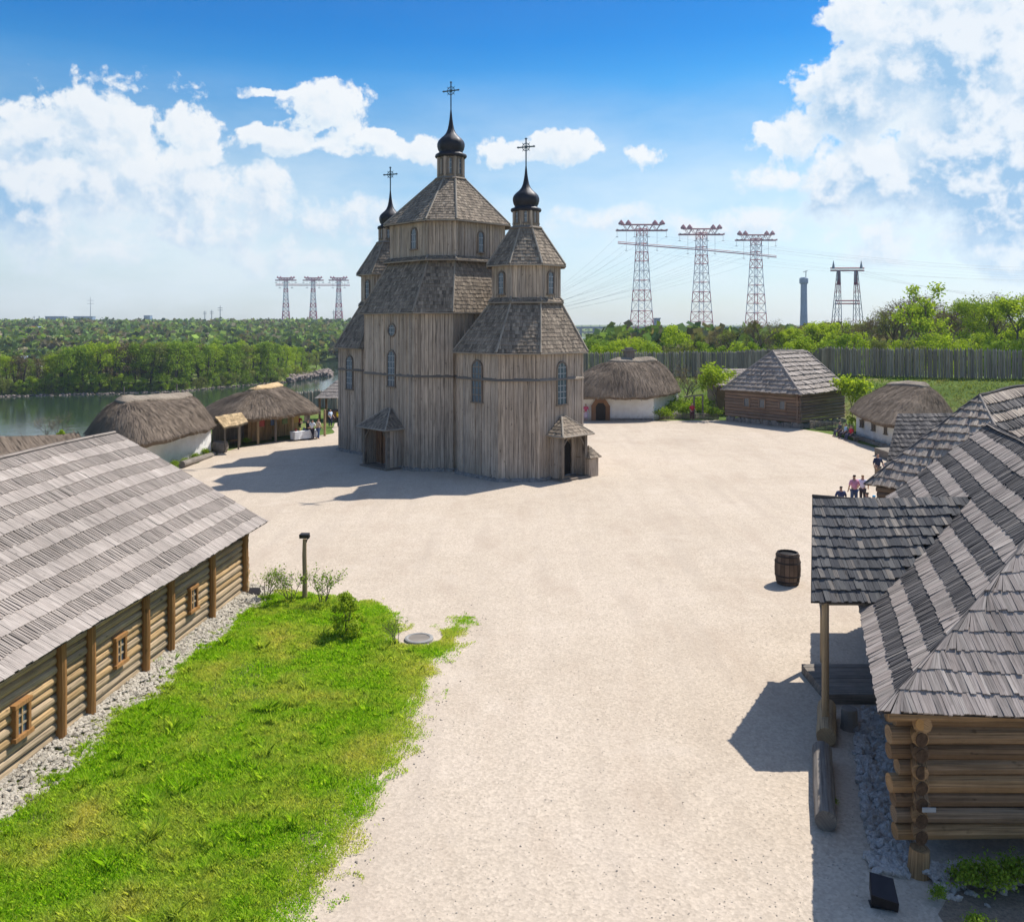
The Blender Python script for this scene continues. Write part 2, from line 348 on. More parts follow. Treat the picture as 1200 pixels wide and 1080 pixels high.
M['leaf_lime'] = leaf('leaf_lime', [(0.20, 0.29, 0.025), (0.30, 0.41, 0.035), (0.38, 0.47, 0.06)], 0.4)
M['leaf_green'] = leaf('leaf_green', [(0.12, 0.21, 0.025), (0.20, 0.31, 0.035), (0.31, 0.40, 0.06)], 0.35)
M['leaf_dull'] = leaf('leaf_olive', [(0.13, 0.16, 0.045), (0.20, 0.23, 0.06), (0.27, 0.29, 0.10)], 0.3)
M['leaf_brown'] = leaf('bud_brown', [(0.12, 0.095, 0.06), (0.17, 0.135, 0.08), (0.20, 0.17, 0.09)], 0.2)
M['leaf_far'] = leaf('far_wood_leaf', [(0.1, 0.1, 0.1), (0.2, 0.2, 0.2)], 0.25, attr='tint')
M['bark'] = wood('tree_bark', [(0.10, 0.085, 0.07), (0.15, 0.13, 0.11)], gu=10, gv=2)
M['bark_g'] = wood('twig_bark', [(0.17, 0.14, 0.115), (0.21, 0.175, 0.145)], gu=10, gv=2)
# water
m, t, b = new_mat('river_water'); co = t.new('ShaderNodeTexCoord').outputs['Object']
w1 = t.noise(t.vmath('MULTIPLY', co, (1, 1.6, 1)), 0.35, 4, 0.6); w2 = t.noise(co, 0.02, 4, 0.5)
b.inputs['Base Color'].default_value = (0.018, 0.035, 0.022, 1); b.inputs['Roughness'].default_value = 0.07
b.inputs['IOR'].default_value = 1.33; bump(t, b, t.math('MULTIPLY', w1, t.mapr(w2, 0.35, 0.65, 0.3, 1.0)), 0.35, 0.25); M['water'] = m
M['red'] = plain('pylon_red', (0.42, 0.06, 0.09), 0.6, b_=0)
M['maroon'] = plain('pylon_maroon', (0.22, 0.03, 0.06), 0.6, b_=0)
M['wht'] = plain('pylon_white', (0.62, 0.62, 0.64), 0.6, b_=0)
M['steel'] = plain('steel_grey', (0.24, 0.27, 0.30), 0.5, b_=0)
M['conc'] = plain('concrete', (0.30, 0.36, 0.42), 0.8, sc=0.1)
M['bluec'] = plain('dam_blue_grey', (0.10, 0.15, 0.22), 0.8, sc=0.1)
def flat(name, col, rough=0.8): return plain(name, col, rough, var=0.12, sc=9, b_=0.1)
M['skin'] = flat('skin', (0.50, 0.29, 0.20), 0.6); M['hair_d'] = flat('hair_dark', (0.03, 0.02, 0.015)); M['hair_b'] = flat('hair_fair', (0.30, 0.20, 0.10))
# ================================================================ TERRAIN, WATER, SQUARE
def interp(x, xs, ys):
    return float(np.interp(x, xs, ys))
BX = [(-75, -60), (-52, 20), (-40, 50), (-37, 70), (-27, 96), (-12, 116), (18, 142), (34, 180), (30, 320), (20, 700), (20, 1500), (20, 3300)]
bxs = [p[0] for p in BX]; bys = [p[1] for p in BX]
PAL = [At(640, 0, 128), At(683, 0, 126), At(770, 0, 123), At(860, 0, 117), At(920, 0, 108), At(975, 0, 100), At(1085, 0, 96), At(1200, 0, 92), At(1330, 0, 80), At(1500, 0, 60)]
PAL = [(p.x, p.y) for p in PAL]
PALTOP = [5.7, 5.7, 5.9, 6.2, 6.8, 7.25, 7.2, 7.15, 7.0, 6.5]
PALBASE = [1.6, 2.2, 2.3, 2.6, 3.2, 3.8, 3.8, 3.9, 3.7, 3.3]
def pal_dist(x, y):                        # signed distance to the palisade line (+ beyond) and height of its foot
    best = 1e9; sgn = 1; hb = 0
    for i in range(len(PAL) - 1):
        ax, ay = PAL[i]; bx_, by_ = PAL[i + 1]
        ux, uy = bx_ - ax, by_ - ay; L2 = ux * ux + uy * uy
        t = max(0, min(1, ((x - ax) * ux + (y - ay) * uy) / L2))
        qx, qy = ax + ux * t, ay + uy * t; d = math.hypot(x - qx, y - qy)
        if d < best:
            best = d; sgn = 1 if (ux * (y - ay) - uy * (x - ax)) > 0 else -1; hb = PALBASE[i] + (PALBASE[i + 1] - PALBASE[i]) * t
    return best * sgn, hb
def ss(x, a, b):
    t = max(0.0, min(1.0, (x - a) / (b - a))); return t * t * (3 - 2 * t)
def height(x, y):
    edge = interp(y, bys, bxs)             # plateau lies to the right of this line
    out = edge - x
    n = noise.noise(Vector((x * 0.02, y * 0.02, 0))) ; n2 = noise.noise(Vector((x * 0.004, y * 0.004, 3)))
    z = 0.0
    d, hb = pal_dist(x, y)
    if d > -13 and y > 40:
        z = hb * ss(d, -12.5, -1.2) if d < 0 else hb * (1 - 0.45 * ss(d, 3, 25))
        if d > 30: z += (n * 1.2) * ss(d, 30, 80)
    if y > 250 and x > edge - 5:
        z = z + (-17 - z) * ss(y, 250, 390)
        isl_ = 7.0 * ss(y, 835, 860) * (1 - ss(y, 960, 985)) * ss(x, 90, 110) * (1 - ss(x, 330, 350)); z += isl_
        z = max(z, interp(y, [1340, 1356, 1500, 1900, 2500, 3400], [-17, -10, -8, -6, -3, 1]) + n2 * 1) if y > 1340 else z
    if out > 0:
        low = -16.0
        z = z + (low - z) * ss(out, 0, 26)
    if y > 200:
        r = x / y
        ds = interp(r, [-2.0, -.6, -.4, -.27, -.242, -.225, -.215], [240, 253, 268, 312, 340, 362, 9000])
        isl = -16 + 6.5 * ss(y, ds - 4, ds + 7) if y < 9000 else -16
        back = interp(r, [-.34, -.27, -.24, -.2], [9000, 420, 405, 380])
        isl = isl + (-16 - isl) * ss(y, back, back + 12)
        far = interp(y, [470, 482, 620, 900, 1200, 1500, 1900, 3400], [-16, -10.5, -6, 1.5, 5.5, 8, 8.5, 10]) + n2 * 3 * ss(y, 500, 800)
        q = max(isl, far)
        if out > 0: z = max(q, z) if (out < 30 and y < 400) else q
    return z
def grid_terrain():
    ys = [-60 + 4 * i for i in range(16)] + [4 + 2.0 * i for i in range(78)]
    y = ys[-1]
    while y < 3250: y += max(2.5, y * 0.012); ys.append(y)
    us = [math.sinh(u * 5.6) / math.sinh(5.6) * 3100 for u in np.linspace(-1, 1, 330)]
    nx = len(us); P = []; 
    for y in ys:
        for x in us: P.append((x, y, height(x, y)))
    F = []
    for j in range(len(ys) - 1):
        for i in range(nx - 1):
            a = j * nx + i; F.append((a, a + 1, a + nx + 1, a + nx))
    me = bpy.data.meshes.new('ground'); me.from_pydata(P, [], F); me.materials.append(M['terrain'])
    me.polygons.foreach_set('use_smooth', [True] * len(F))
    o = bpy.data.objects.new('ground', me); scene.collection.objects.link(o); tag(o, kind='structure')
grid_terrain()
mb = MB(); mb.face([(-3100, 60, -12), (1500, 60, -12), (1500, 3250, -12), (-3100, 3250, -12)])
tag(mb.build('river_water', M['water']), kind='structure')
def ragged(poly, step, amp, seed):
    out = []
    for i in range(len(poly)):
        a = Vector(poly[i]); b_ = Vector(poly[(i + 1) % len(poly)]); n = max(1, int((b_ - a).length / step))
        for k in range(n):
            p = lerp(a, b_, k / n); q = noise.noise_vector(Vector((p.x * 0.8, p.y * 0.8, seed))) + noise.noise_vector(Vector((p.x * 2.5, p.y * 2.5, seed))) * 0.5
            out.append((p.x + q.x * amp, p.y + q.y * amp))
    return out
sq = ragged([(-40, -40), (40, -40), (44, 20), (40, 44), (33.5, 62), (29.0, 66.5), (28.6, 76.5), (27.2, 80), (21.6, 87.3), (16.0, 87), (14.6, 87.0), (5, 88.4), (-6, 96), (-17, 95.5), (-17.6, 84), (-16, 77), (-21.3, 70), (-22.4, 66), (-22.3, 60), (-25, 54), (-34, 40), (-44, 10)], 0.7, 0.35, 1)
mb = MB(); mb.face([(x, y, 0.02) for x, y in sq]); tag(mb.build('gravel_square', M['gravel']), kind='structure')
# ---------------------------------------------------------------- lawn
lawn = [(-22, 0), (-9.5, 2), (-3.9, 10.5), (-3.35, 14.2), (-3.15, 15.6), (-2.95, 17.5), (-2.65, 19.4), (-2.3, 20.8), (-2.3, 22.8), (-2.1, 24.8), (-1.6, 27.0), (-1.3, 29.0), (-2.0, 28.7), (-2.4, 26.9), (-3.4, 27.2), (-3.9, 29.3), (-5.2, 30.6), (-7.6, 31.6), (-9.3, 31.6), (-10.5, 29)]
lw = ragged(lawn, 0.25, 0.22, 5)
lc = Vector((-5.6, 20)); soil = ragged([(-22, 0), (-10, 3), (-4.9, 10.5), (-4.1, 14.6), (-3.7, 17.6), (-3.4, 19.6), (-3.1, 21), (-3.0, 24.4), (-2.9, 26.2), (-4.2, 26.8), (-4.7, 29), (-5.6, 30.0), (-7.6, 31), (-9.0, 31), (-10.3, 28)], .12, .28, 8)
mb = MB(); mb.face([(x, y, 0.045) for x, y in soil]); tag(mb.build('lawn_soil', M['soil']), kind='structure')
lx = np.array([p[0] for p in lw]); ly = np.array([p[1] for p in lw])
def inside(px, py, X=None, Y=None):
    X = lx if X is None else X; Y = ly if Y is None else Y
    c = np.zeros(px.shape, bool); j = len(X) - 1
    for i in range(len(X)):
        k = ((Y[i] > py) != (Y[j] > py)) & (px < (X[j] - X[i]) * (py - Y[i]) / (Y[j] - Y[i] + 1e-12) + X[i]); c ^= k; j = i
    return c
def edge_dist(px, py):
    d = np.full(px.shape, 9.0)
    for i in range(len(lawn)):
        ax, ay = lawn[i]; bx_, by_ = lawn[(i + 1) % len(lawn)]; ux, uy = bx_ - ax, by_ - ay
        t = np.clip(((px - ax) * ux + (py - ay) * uy) / (ux * ux + uy * uy), 0, 1); d = np.minimum(d, np.hypot(px - ax - ux * t, py - ay - uy * t))
    return d
rng = np.random.default_rng(3)
def fnoise(x, y, s, seed):                 # cheap smooth value noise on arrays
    r = np.random.default_rng(seed).random((64, 64)); u = (x / s) % 64; v = (y / s) % 64
    i = u.astype(int); j = v.astype(int); f = u - i; g_ = v - j; f = f * f * (3 - 2 * f); g_ = g_ * g_ * (3 - 2 * g_)
    i2 = (i + 1) % 64; j2 = (j + 1) % 64; i %= 64; j %= 64
    return (r[i, j] * (1 - f) + r[i2, j] * f) * (1 - g_) + (r[i, j2] * (1 - f) + r[i2, j2] * f) * g_
def blades(name, px, py, pz, hh, ww, mat, lean=0.45, **kw):
    n = len(px); a = rng.random(n) * 6.283; la = rng.random(n) * 6.283; ln = hh * lean * (0.3 + rng.random(n))
    dx_, dy_ = np.cos(a) * ww, np.sin(a) * ww; tx, ty = np.cos(la) * ln, np.sin(la) * ln
    Vt = np.zeros((n, 5, 3))
    Vt[:, 0] = np.stack([px - dx_, py - dy_, pz], 1); Vt[:, 1] = np.stack([px + dx_, py + dy_, pz], 1)
    mx, my, mz = px + tx * .35, py + ty * .35, pz + hh * .6
    Vt[:, 2] = np.stack([mx + dx_ * .8, my + dy_ * .8, mz], 1); Vt[:, 3] = np.stack([px + tx, py + ty, pz + hh], 1); Vt[:, 4] = np.stack([mx - dx_ * .8, my - dy_ * .8, mz], 1)
    me = bpy.data.meshes.new(name); me.vertices.add(n * 5); me.vertices.foreach_set('co', Vt.ravel()); me.loops.add(n * 5)
    me.loops.foreach_set('vertex_index', np.arange(n * 5, dtype=np.int32)); me.polygons.add(n)
    me.polygons.foreach_set('loop_start', np.arange(n, dtype=np.int32) * 5)
    me.materials.append(mat); me.update(calc_edges=True); me.validate()
    o = bpy.data.objects.new(name, me); scene.collection.objects.link(o); tag(o, kind='stuff', **kw); return o
n = 520000
px = rng.uniform(-13, -1.0, n); py = 12.5 + (32.5 - 12.5) * rng.random(n) ** 1.25
k = inside(px, py); ed = edge_dist(px, py); ed = np.where(k, ed, -ed); k = ed > -.55; px, py, ed = px[k], py[k], ed[k]
f1 = fnoise(px, py, 0.55, 1); f2 = fnoise(px, py, 1.9, 2); f3 = fnoise(px, py, 0.18, 4)
ff = fnoise(px, py, .22, 14) * .34 + f1 * .28 + rng.random(len(px)) * .38; keep = ff > np.interp(ed, [-.45, -.12, .2, .8], [.82, .64, .34, .0])
keep &= (f2 * .6 + f1 * .4 > 0.22) | (rng.random(len(px)) < .45)
keep &= ~((np.hypot(px + 2.95, (py - 27.05)) < .75))
px, py, ed, f1, f2, f3 = [q[keep] for q in (px, py, ed, f1, f2, f3)]
hh = (0.045 + 0.14 * f1 * f2 + 0.09 * np.clip(f3 - .55, 0, 1) * 2 + 0.03 * rng.random(len(px))) * np.clip(0.35 + ed / 1.5, 0.35, 1.15)
tall = (fnoise(px, py, 0.33, 9) > .87) & (ed > .3); hh[tall] *= 1.9
blades('grass', px, py, np.full(len(px), 0.04), hh, 0.006 + py * 0.00028, M['grass'], 0.7, label='bright green lawn grass beside the log barn', cat='grass')
# loose tufts at the lawn's worn edge
# small stones on the square
def stones(name, pts, mat, label, cat='stones', flat=0.7, smooth=False):
    ico = [(0, 0, 1)] + [(math.cos(t) * .9, math.sin(t) * .9, .4) for t in np.arange(5) * 1.2566] + [(math.cos(t + .63) * .9, math.sin(t + .63) * .9, -.4) for t in np.arange(5) * 1.2566] + [(0, 0, -1)]
    IF = [(0, 1 + i, 1 + (i + 1) % 5) for i in range(5)] + [(1 + i, 6 + i, 1 + (i + 1) % 5) for i in range(5)] + [(6 + i, 6 + (i + 1) % 5, 1 + (i + 1) % 5) for i in range(5)] + [(11, 6 + (i + 1) % 5, 6 + i) for i in range(5)]
    Vs = []; Fs = []
    for (x, y, z, s_) in pts:
        a = random.random() * 6.28; sx, sy, sz = s_ * random.uniform(.7, 1.35), s_ * random.uniform(.6, 1.1), s_ * flat * random.uniform(.6, 1.2); tl = random.uniform(-.5, .5)
        i0 = len(Vs)
        for q in ico:
            j = 1 + random.uniform(-.28, .28); X, Y, Z = q[0] * sx * j, q[1] * sy * j, q[2] * sz * j; Z += X * tl * .5
            Vs.append((x + X * math.cos(a) - Y * math.sin(a), y + X * math.sin(a) + Y * math.cos(a), z + Z))
        Fs += [tuple(i0 + i for i in f) for f in IF]
    me = bpy.data.meshes.new(name); me.from_pydata(Vs, [], Fs); me.materials.append(mat)
    o = bpy.data.objects.new(name, me); scene.collection.objects.link(o)
    tag(o, label, cat, kind='stuff'); return o
pts = []
for i in range(5200):
    y = 13 + 24 * random.random() ** 1.6; x = random.uniform(-.62, .62) * y
    if x < -2 and y < 31: continue
    pts.append((x, y, 0.02, random.uniform(.006, .02) * (1.6 if random.random() < .06 else 1)))
for i in range(130):                        # thicker along the lawn's edge
    a, b_ = random.choice(list(zip(lawn[3:12], lawn[4:13]))); t_ = random.random()
    pts.append((a[0] + (b_[0] - a[0]) * t_ + random.gauss(.25, .25), a[1] + (b_[1] - a[1]) * t_ + random.gauss(0, .2), 0.03, random.uniform(.01, .028)))
stones('pebbles', pts, ground_mat('pebble', (.34, .30, .25), (.42, .37, .31), (.26, .23, .2), 3), 'loose pebbles scattered on the pale gravel', 'pebbles')
# rubble strip along the barn wall
def wallx(y): return -9.85 - .0885 * (30.8 - y)
pts = []
for i in range(5200):
    y = random.uniform(12, 31.9); u = random.random() ** 1.15; wdt = .95 + .18 * math.sin(y * 1.7) + (0.15 if y < 22 else 0)
    pts.append((wallx(y) + .05 + u * wdt, y, .05 + .20 * (1 - u), random.uniform(.035, .095)))
stones('rubble', pts, M['rock'], 'strip of pale limestone rubble at the foot of the barn wall', 'rubble')
pts = []
for i in range(900):
    y = random.uniform(15.4, 22); x = 7.25 + .345 * (y - 15.7) - random.random() ** 1.4 * .75
    pts.append((x + .1, y, .06, random.uniform(.06, .15)))
for i in range(650):
    x = random.uniform(7.4, 13.5); y = 15.35 - abs(random.gauss(0, .28)); pts.append((x, y + .1, .05 + .35 * max(0, (y - 14.9)) , random.uniform(.05, .12)))
stones('foundation_rubble', pts, ground_mat('cabin_rubble', (.38, .35, .31), (.50, .46, .42), (.26, .23, .2), 1.5), 'grey rubble heaped along the base of the log cabin', 'rubble')
# ================================================================ ROOF BUILDER
def noisewarp(amp, sc):
    def f(p):
        d = noise.noise(Vector((p.x * sc, p.y * sc, p.z * sc))) * amp
        return Vector((p.x, p.y, p.z + d))
    return f
def shakes(mb, A, B, C, D, course=.4, width=.12, thick=.025, jit=.03, over=1.35, warp=None, base=True, mpat=(0, 1), mbase=2, side=True, tilt=0.0, skip=0.0, bands=None):
    A, B, C, D = [Vector(p) for p in (A, B, C, D)]
    e = (B - A).normalized(); mid = ((C + D) / 2 - (A + B) / 2); up = (mid - e * mid.dot(e)); L = up.length; up.normalize()
    nrm = e.cross(up).normalized()
    if nrm.z < 0: nrm = -nrm
    W_ = warp or (lambda p: p)
    flip = (e.cross(up)).dot(nrm) < 0
    if base:
        ns = 6
        for i in range(ns):
            nl = 10 if warp else 1
            for j in range(nl):
                q = [lerp(lerp(A, D, a), lerp(B, C, a), b_) for a, b_ in ((i / ns, j / nl), (i / ns, (j + 1) / nl), ((i + 1) / ns, (j + 1) / nl), ((i + 1) / ns, j / nl))]
                q = [W_(p) - nrm * .04 for p in q]; mb.face(q[::-1] if flip else q, mbase)
    rows = max(1, int(round(L / course))); cr = L / rows
    for r in range(rows):
        t0 = r / rows; t1 = min(1.0, (r + over) / rows)
        L0 = lerp(A, D, t0); R0 = lerp(B, C, t0); L1 = lerp(A, D, t1); R1 = lerp(B, C, t1)
        u0, u1 = 0.0, (R0 - L0).length; ul = (L1 - L0).dot(e); ur = (R1 - L0).dot(e)
        u = u0 - 0.0; mi = mpat[r % len(mpat)]; wm, gp, jm = bands[r % len(bands)] if bands else (1, .96, 1)
        while u < u1 - .02:
            w = width * wm * random.uniform(.65, 1.4); ue = min(u + w * gp, u1)
            j = random.uniform(-jit, jit) * jm
            th = thick * random.uniform(.7, 1.5) + abs(random.gauss(0, tilt)); hgt = (t1 - t0) * L
            if random.random() < skip: u += w; continue
            sp = max(.002, thick)
            b0 = L0 + e * u - up * j; b1 = L0 + e * ue - up * (j + random.uniform(-jit, jit) * .35)
            sk = random.uniform(-.012, .012)
            k0 = L0 + e * max(ul, min(ur, u + sk)) + up * hgt; k1 = L0 + e * max(ul, min(ur, ue + sk)) + up * hgt
            P = [W_(b0) - nrm * .004, W_(b1) - nrm * .004, W_(k1) - nrm * .004, W_(k0) - nrm * .004, W_(b0) + nrm * th, W_(b1) + nrm * th, W_(k1) + nrm * .006, W_(k0) + nrm * .006]
            o1 = random.random() * 90; U = [(o1, 0), (o1 + w, 0), (o1 + w, hgt), (o1, hgt)] * 2
            fs = [(4, 5, 6, 7), (0, 1, 5, 4)] + ([(1, 2, 6, 5), (3, 0, 4, 7)] if side else [])
            if flip: fs = [f[::-1] for f in fs]
            mb.shared(P, fs, mi, U)
            u += w
def planks(mb, P, Q, z0, z1, nrm, w=.26, off=.03, m=0, zt=None, battens=0.0):
    # vertical boards on the wall P->Q
    P, Q = Vector((P[0], P[1], 0)), Vector((Q[0], Q[1], 0)); L = (Q - P).length; e = (Q - P) / L; n = Vector((nrm[0], nrm[1], 0)).normalized()
    u = 0
    while u < L - .01:
        ww = min(w * random.uniform(.7, 1.25), L - u); o_ = off + random.choice([0, .012, .03, .05])
        a = P + e * (u + .006) + n * o_; b_ = P + e * (u + ww - .018) + n * o_; c = P + e * (u + ww - .018) - n * .05; d = P + e * (u + .006) - n * .05
        ja = random.uniform(0, .03); o1 = random.random() * 90
        pts = [Vector((p.x, p.y, z0 + ja)) for p in (a, b_, c, d)] + [Vector((p.x, p.y, z1)) for p in (a, b_, c, d)]
        U = [(o1, 0), (o1 + ww, 0), (o1 + ww, 0), (o1, 0), (o1, z1 - z0), (o1 + ww, z1 - z0), (o1 + ww, z1 - z0), (o1, z1 - z0)]
        mb.hexa(pts, m, U); u += ww
def logs_wall(mb, P, Q, z0, z1, r=.14, m=0, jr=.08, ext=(0, 0), n=10):
    P, Q = Vector((P[0], P[1], 0)), Vector((Q[0], Q[1], 0)); e = (Q - P).normalized(); k = max(1, round((z1 - z0) / (2 * r * .93))); st = (z1 - z0) / k
    for i in range(k):
        z = z0 + st * (i + .5); a = P - e * ext[0] * random.uniform(.8, 1.15); b_ = Q + e * ext[1] * random.uniform(.8, 1.15)
        ns = max(2, int((b_ - a).length / 2)); rr = r * random.uniform(1 - jr, 1 + jr); side_ = Vector((-e.y, e.x, 0))
        pts = [lerp(a, b_, q / ns) + Vector((0, 0, z + random.uniform(-.015, .015))) + side_ * random.uniform(-.02, .02) for q in range(ns + 1)]
        mb.tube(pts, [rr * random.uniform(.95, 1.05) for _ in pts], n, m)
# ================================================================ WINDOWS
def frame_box(mb, O, e, n, u0, u1, z0, z1, d0, d1, m=0):
    P = [O + e * u0 + n * d0, O + e * u1 + n * d0, O + e * u1 + n * d1, O + e * u0 + n * d1]
    P = [p + Vector((0, 0, z0)) for p in P] + [p + Vector((0, 0, z1)) for p in P]
    mb.hexa(P, m, [(u0, 0), (u1, 0), (u1, 0), (u0, 0), (u0, z1 - z0), (u1, z1 - z0), (u1, z1 - z0), (u0, z1 - z0)])
def rect_window(parent, O, n, w, h, mat, nx=2, nz=2, fw=.09, off=.05, bar=None):
    O = Vector(O); n = Vector(n).normalized(); e = Vector((-n.y, n.x, 0)); f = MB()
    frame_box(f, O, e, n, -w / 2, -w / 2 + fw, 0, h, 0, off + .05); frame_box(f, O, e, n, w / 2 - fw, w / 2, 0, h, 0, off + .05)
    frame_box(f, O, e, n, -w / 2 - .03, w / 2 + .03, h, h + fw, 0, off + .065)
    frame_box(f, O, e, n, -w / 2 - .05, w / 2 + .05, -fw, 0, 0, off + .09)
    iw, b_ = w - 2 * fw, .022
    for i in range(1, nx): u = -iw / 2 + iw * i / nx; frame_box(f, O, e, n, u - b_, u + b_, 0, h, 0, off + .02, 1)
    for i in range(1, nz): z = h * i / nz; frame_box(f, O, e, n, -iw / 2, iw / 2, z - b_, z + b_, 0, off + .017, 1)
    o = f.build('window', [mat, bar or M['paint_w']], parent)
    g_ = MB(); frame_box(g_, O, e, n, -iw / 2, iw / 2, 0, h, -.02, off - .005); g_.build('pane', M['glass'], o)
def arch_window(parent, O, n, w, h, mat, nx=3, nz=6, off=.09, round_=False, bar=None):
    O = Vector(O); n = Vector(n).normalized(); e = Vector((-n.y, n.x, 0)); f = MB(); r = w / 2; fw = .09
    cz = h - r; N = 10
    ring = [(-r, 0)] + [(-r * math.cos(math.pi * k / N), cz + r * math.sin(math.pi * k / N)) for k in range(N + 1)] + [(r, 0)]
    if round_: ring = [(r * math.cos(t), r + r * math.sin(t)) for t in np.linspace(0, 2 * math.pi, 17)]
    ctr = (0, cz if not round_ else r)
    for (a, b_) in zip(ring[:-1], ring[1:]):
        def sc(p, k=1 - fw / r * .9):
            return (p[0] * (1 - fw / r), p[1] if p[1] < cz and not round_ else ctr[1] + (p[1] - ctr[1]) * (1 - fw / r))
        q = [a, b_, sc(b_), sc(a)]
        P = [O + e * u + Vector((0, 0, z)) for u, z in q]
        f.hexa([p for p in P] + [p + n * (off + .05) for p in P], 0)
    if not round_: frame_box(f, O, e, n, -r - .05, r + .05, -.1, 0, 0, off + .08)
    bw = .028; bm = 1
    for i in range(1, nx):
        u = -r + w * i / nx; top = ctr[1] + math.sqrt(max(0, r * r - u * u)) - .03; bot = 0 if not round_ else 2 * r - top
        frame_box(f, O, e, n, u - bw, u + bw, bot, top, 0, off + .02, bm)
    for i in range(1, nz):
        z = h * i / nz; hw = r - .03 if (z < cz and not round_) else math.sqrt(max(0.01, r * r - (z - ctr[1]) ** 2)) - .02
        frame_box(f, O, e, n, -hw, hw, z - bw, z + bw, 0, off + .017, bm)
    o = f.build('window', [mat, bar or M['paint_w']], parent)
    g_ = MB(); P = [O + e * u * .97 + n * (off + .004) + Vector((0, 0, z)) for u, z in (ring if not round_ else ring[:-1])]; g_.face(P); g_.build('pane', M['glass'], o)
# ================================================================ CHURCH
CH = Vector((-4.5, 62.9, 0)); th0 = R(-46); E1 = Vector((math.cos(th0), math.sin(th0), 0)); E2 = Vector((math.sin(th0), -math.cos(th0), 0))  # E2 = left front normal
church = thing('wooden_church', 'tall grey wooden church with three black onion domes standing on the gravel square', 'church', (CH.x, CH.y, 0))
def oct_pts(c, h1, h2, ch):
    L = [(h1, -(h2 - ch)), (h1, h2 - ch), (h1 - ch, h2), (-(h1 - ch), h2), (-h1, h2 - ch), (-h1, -(h2 - ch)), (-(h1 - ch), -h2), (h1 - ch, -h2)]
    return [c + E1 * a + E2 * b_ for a, b_ in L]
def walls(pts, z0, z1, w=.26, ledge=None):
    n = len(pts); mb = MB(); c = sum(pts, Vector()) / n
    for i in range(n):
        P, Q = pts[i], pts[(i + 1) % n]; nr = (P + Q) / 2 - c; e = (Q - P).normalized(); nn = Vector((e.y, -e.x, 0)); nn = nn if nn.dot(nr) > 0 else -nn
        planks(mb, P, Q, z0, z1, nn, w)
        # backing wall
        mb.face([P - nn * .02 + Vector((0, 0, z0)), Q - nn * .02 + Vector((0, 0, z0)), Q - nn * .02 + Vector((0, 0, z1)), P - nn * .02 + Vector((0, 0, z1))], 1)
        mb.box(P + Vector((0, 0, z0)), .16, .16, z1 - z0, math.atan2(nr.y, nr.x), 0)
    o = mb.build('wall', [M['church_wall'], M['under']], church)
    if ledge:
        for zl in ledge:
            l = MB()
            for i in range(n):
                P, Q = pts[i], pts[(i + 1) % n]; e = (Q - P).normalized(); nr = (P + Q) / 2 - c; nn = Vector((e.y, -e.x, 0)); nn = nn if nn.dot(nr) > 0 else -nn
                a, b_ = P - e * .05, Q + e * .05
                l.hexa([a + nn * .20 + V(0, 0, zl), b_ + nn * .20 + V(0, 0, zl), b_ + V(0, 0, zl), a + V(0, 0, zl), a + nn * .17 + V(0, 0, zl + .07), b_ + nn * .17 + V(0, 0, zl + .07), b_ + V(0, 0, zl + .22), a + V(0, 0, zl + .22)], 0)
            l.build('ledge', M['church_trim'], church)
def scale(pts, c, k, z): return [c + (p - c) * k + Vector((0, 0, z)) for p in pts]
def roof8(lo, hi, course=.27, width=.17, sweep=0.0):
    mb = MB(); n = len(lo)
    for i in range(n):
        A, B, C, D = lo[i], lo[(i + 1) % n], hi[(i + 1) % n], hi[i]
        if (B - A).length < .05: continue
        if sweep:
            Am, Bm = lerp(A, D, .28), lerp(B, C, .28); Am = Am - V(0, 0, sweep); Bm = Bm - V(0, 0, sweep)
            for q in ((A, B, Bm, Am), (Am, Bm, C, D)): shakes(mb, *q, course=course, width=width, thick=.03, jit=.03, mpat=(0,), mbase=2, side=False, over=1.2)
        else: shakes(mb, A, B, C, D, course=course, width=width, thick=.03, jit=.03, mpat=(0,), mbase=2, side=False, over=1.2)
        mid = [lerp(A, D, .28) - V(0, 0, sweep)] if sweep else []
        mb.tube([A + V(0, 0, .03)] + [m_ + V(0, 0, .05) for m_ in mid] + [D + V(0, 0, .05)], .07, 5, 1)
        mb.tube([A - V(0, 0, .06), B - V(0, 0, .06)], .06, 5, 1)
    # soffit
    mb.face([p - V(0, 0, .08) for p in lo[::-1]], 2)
    mb.build('roof', [M['church_shake'], M['church_ridge'], M['under']], church)
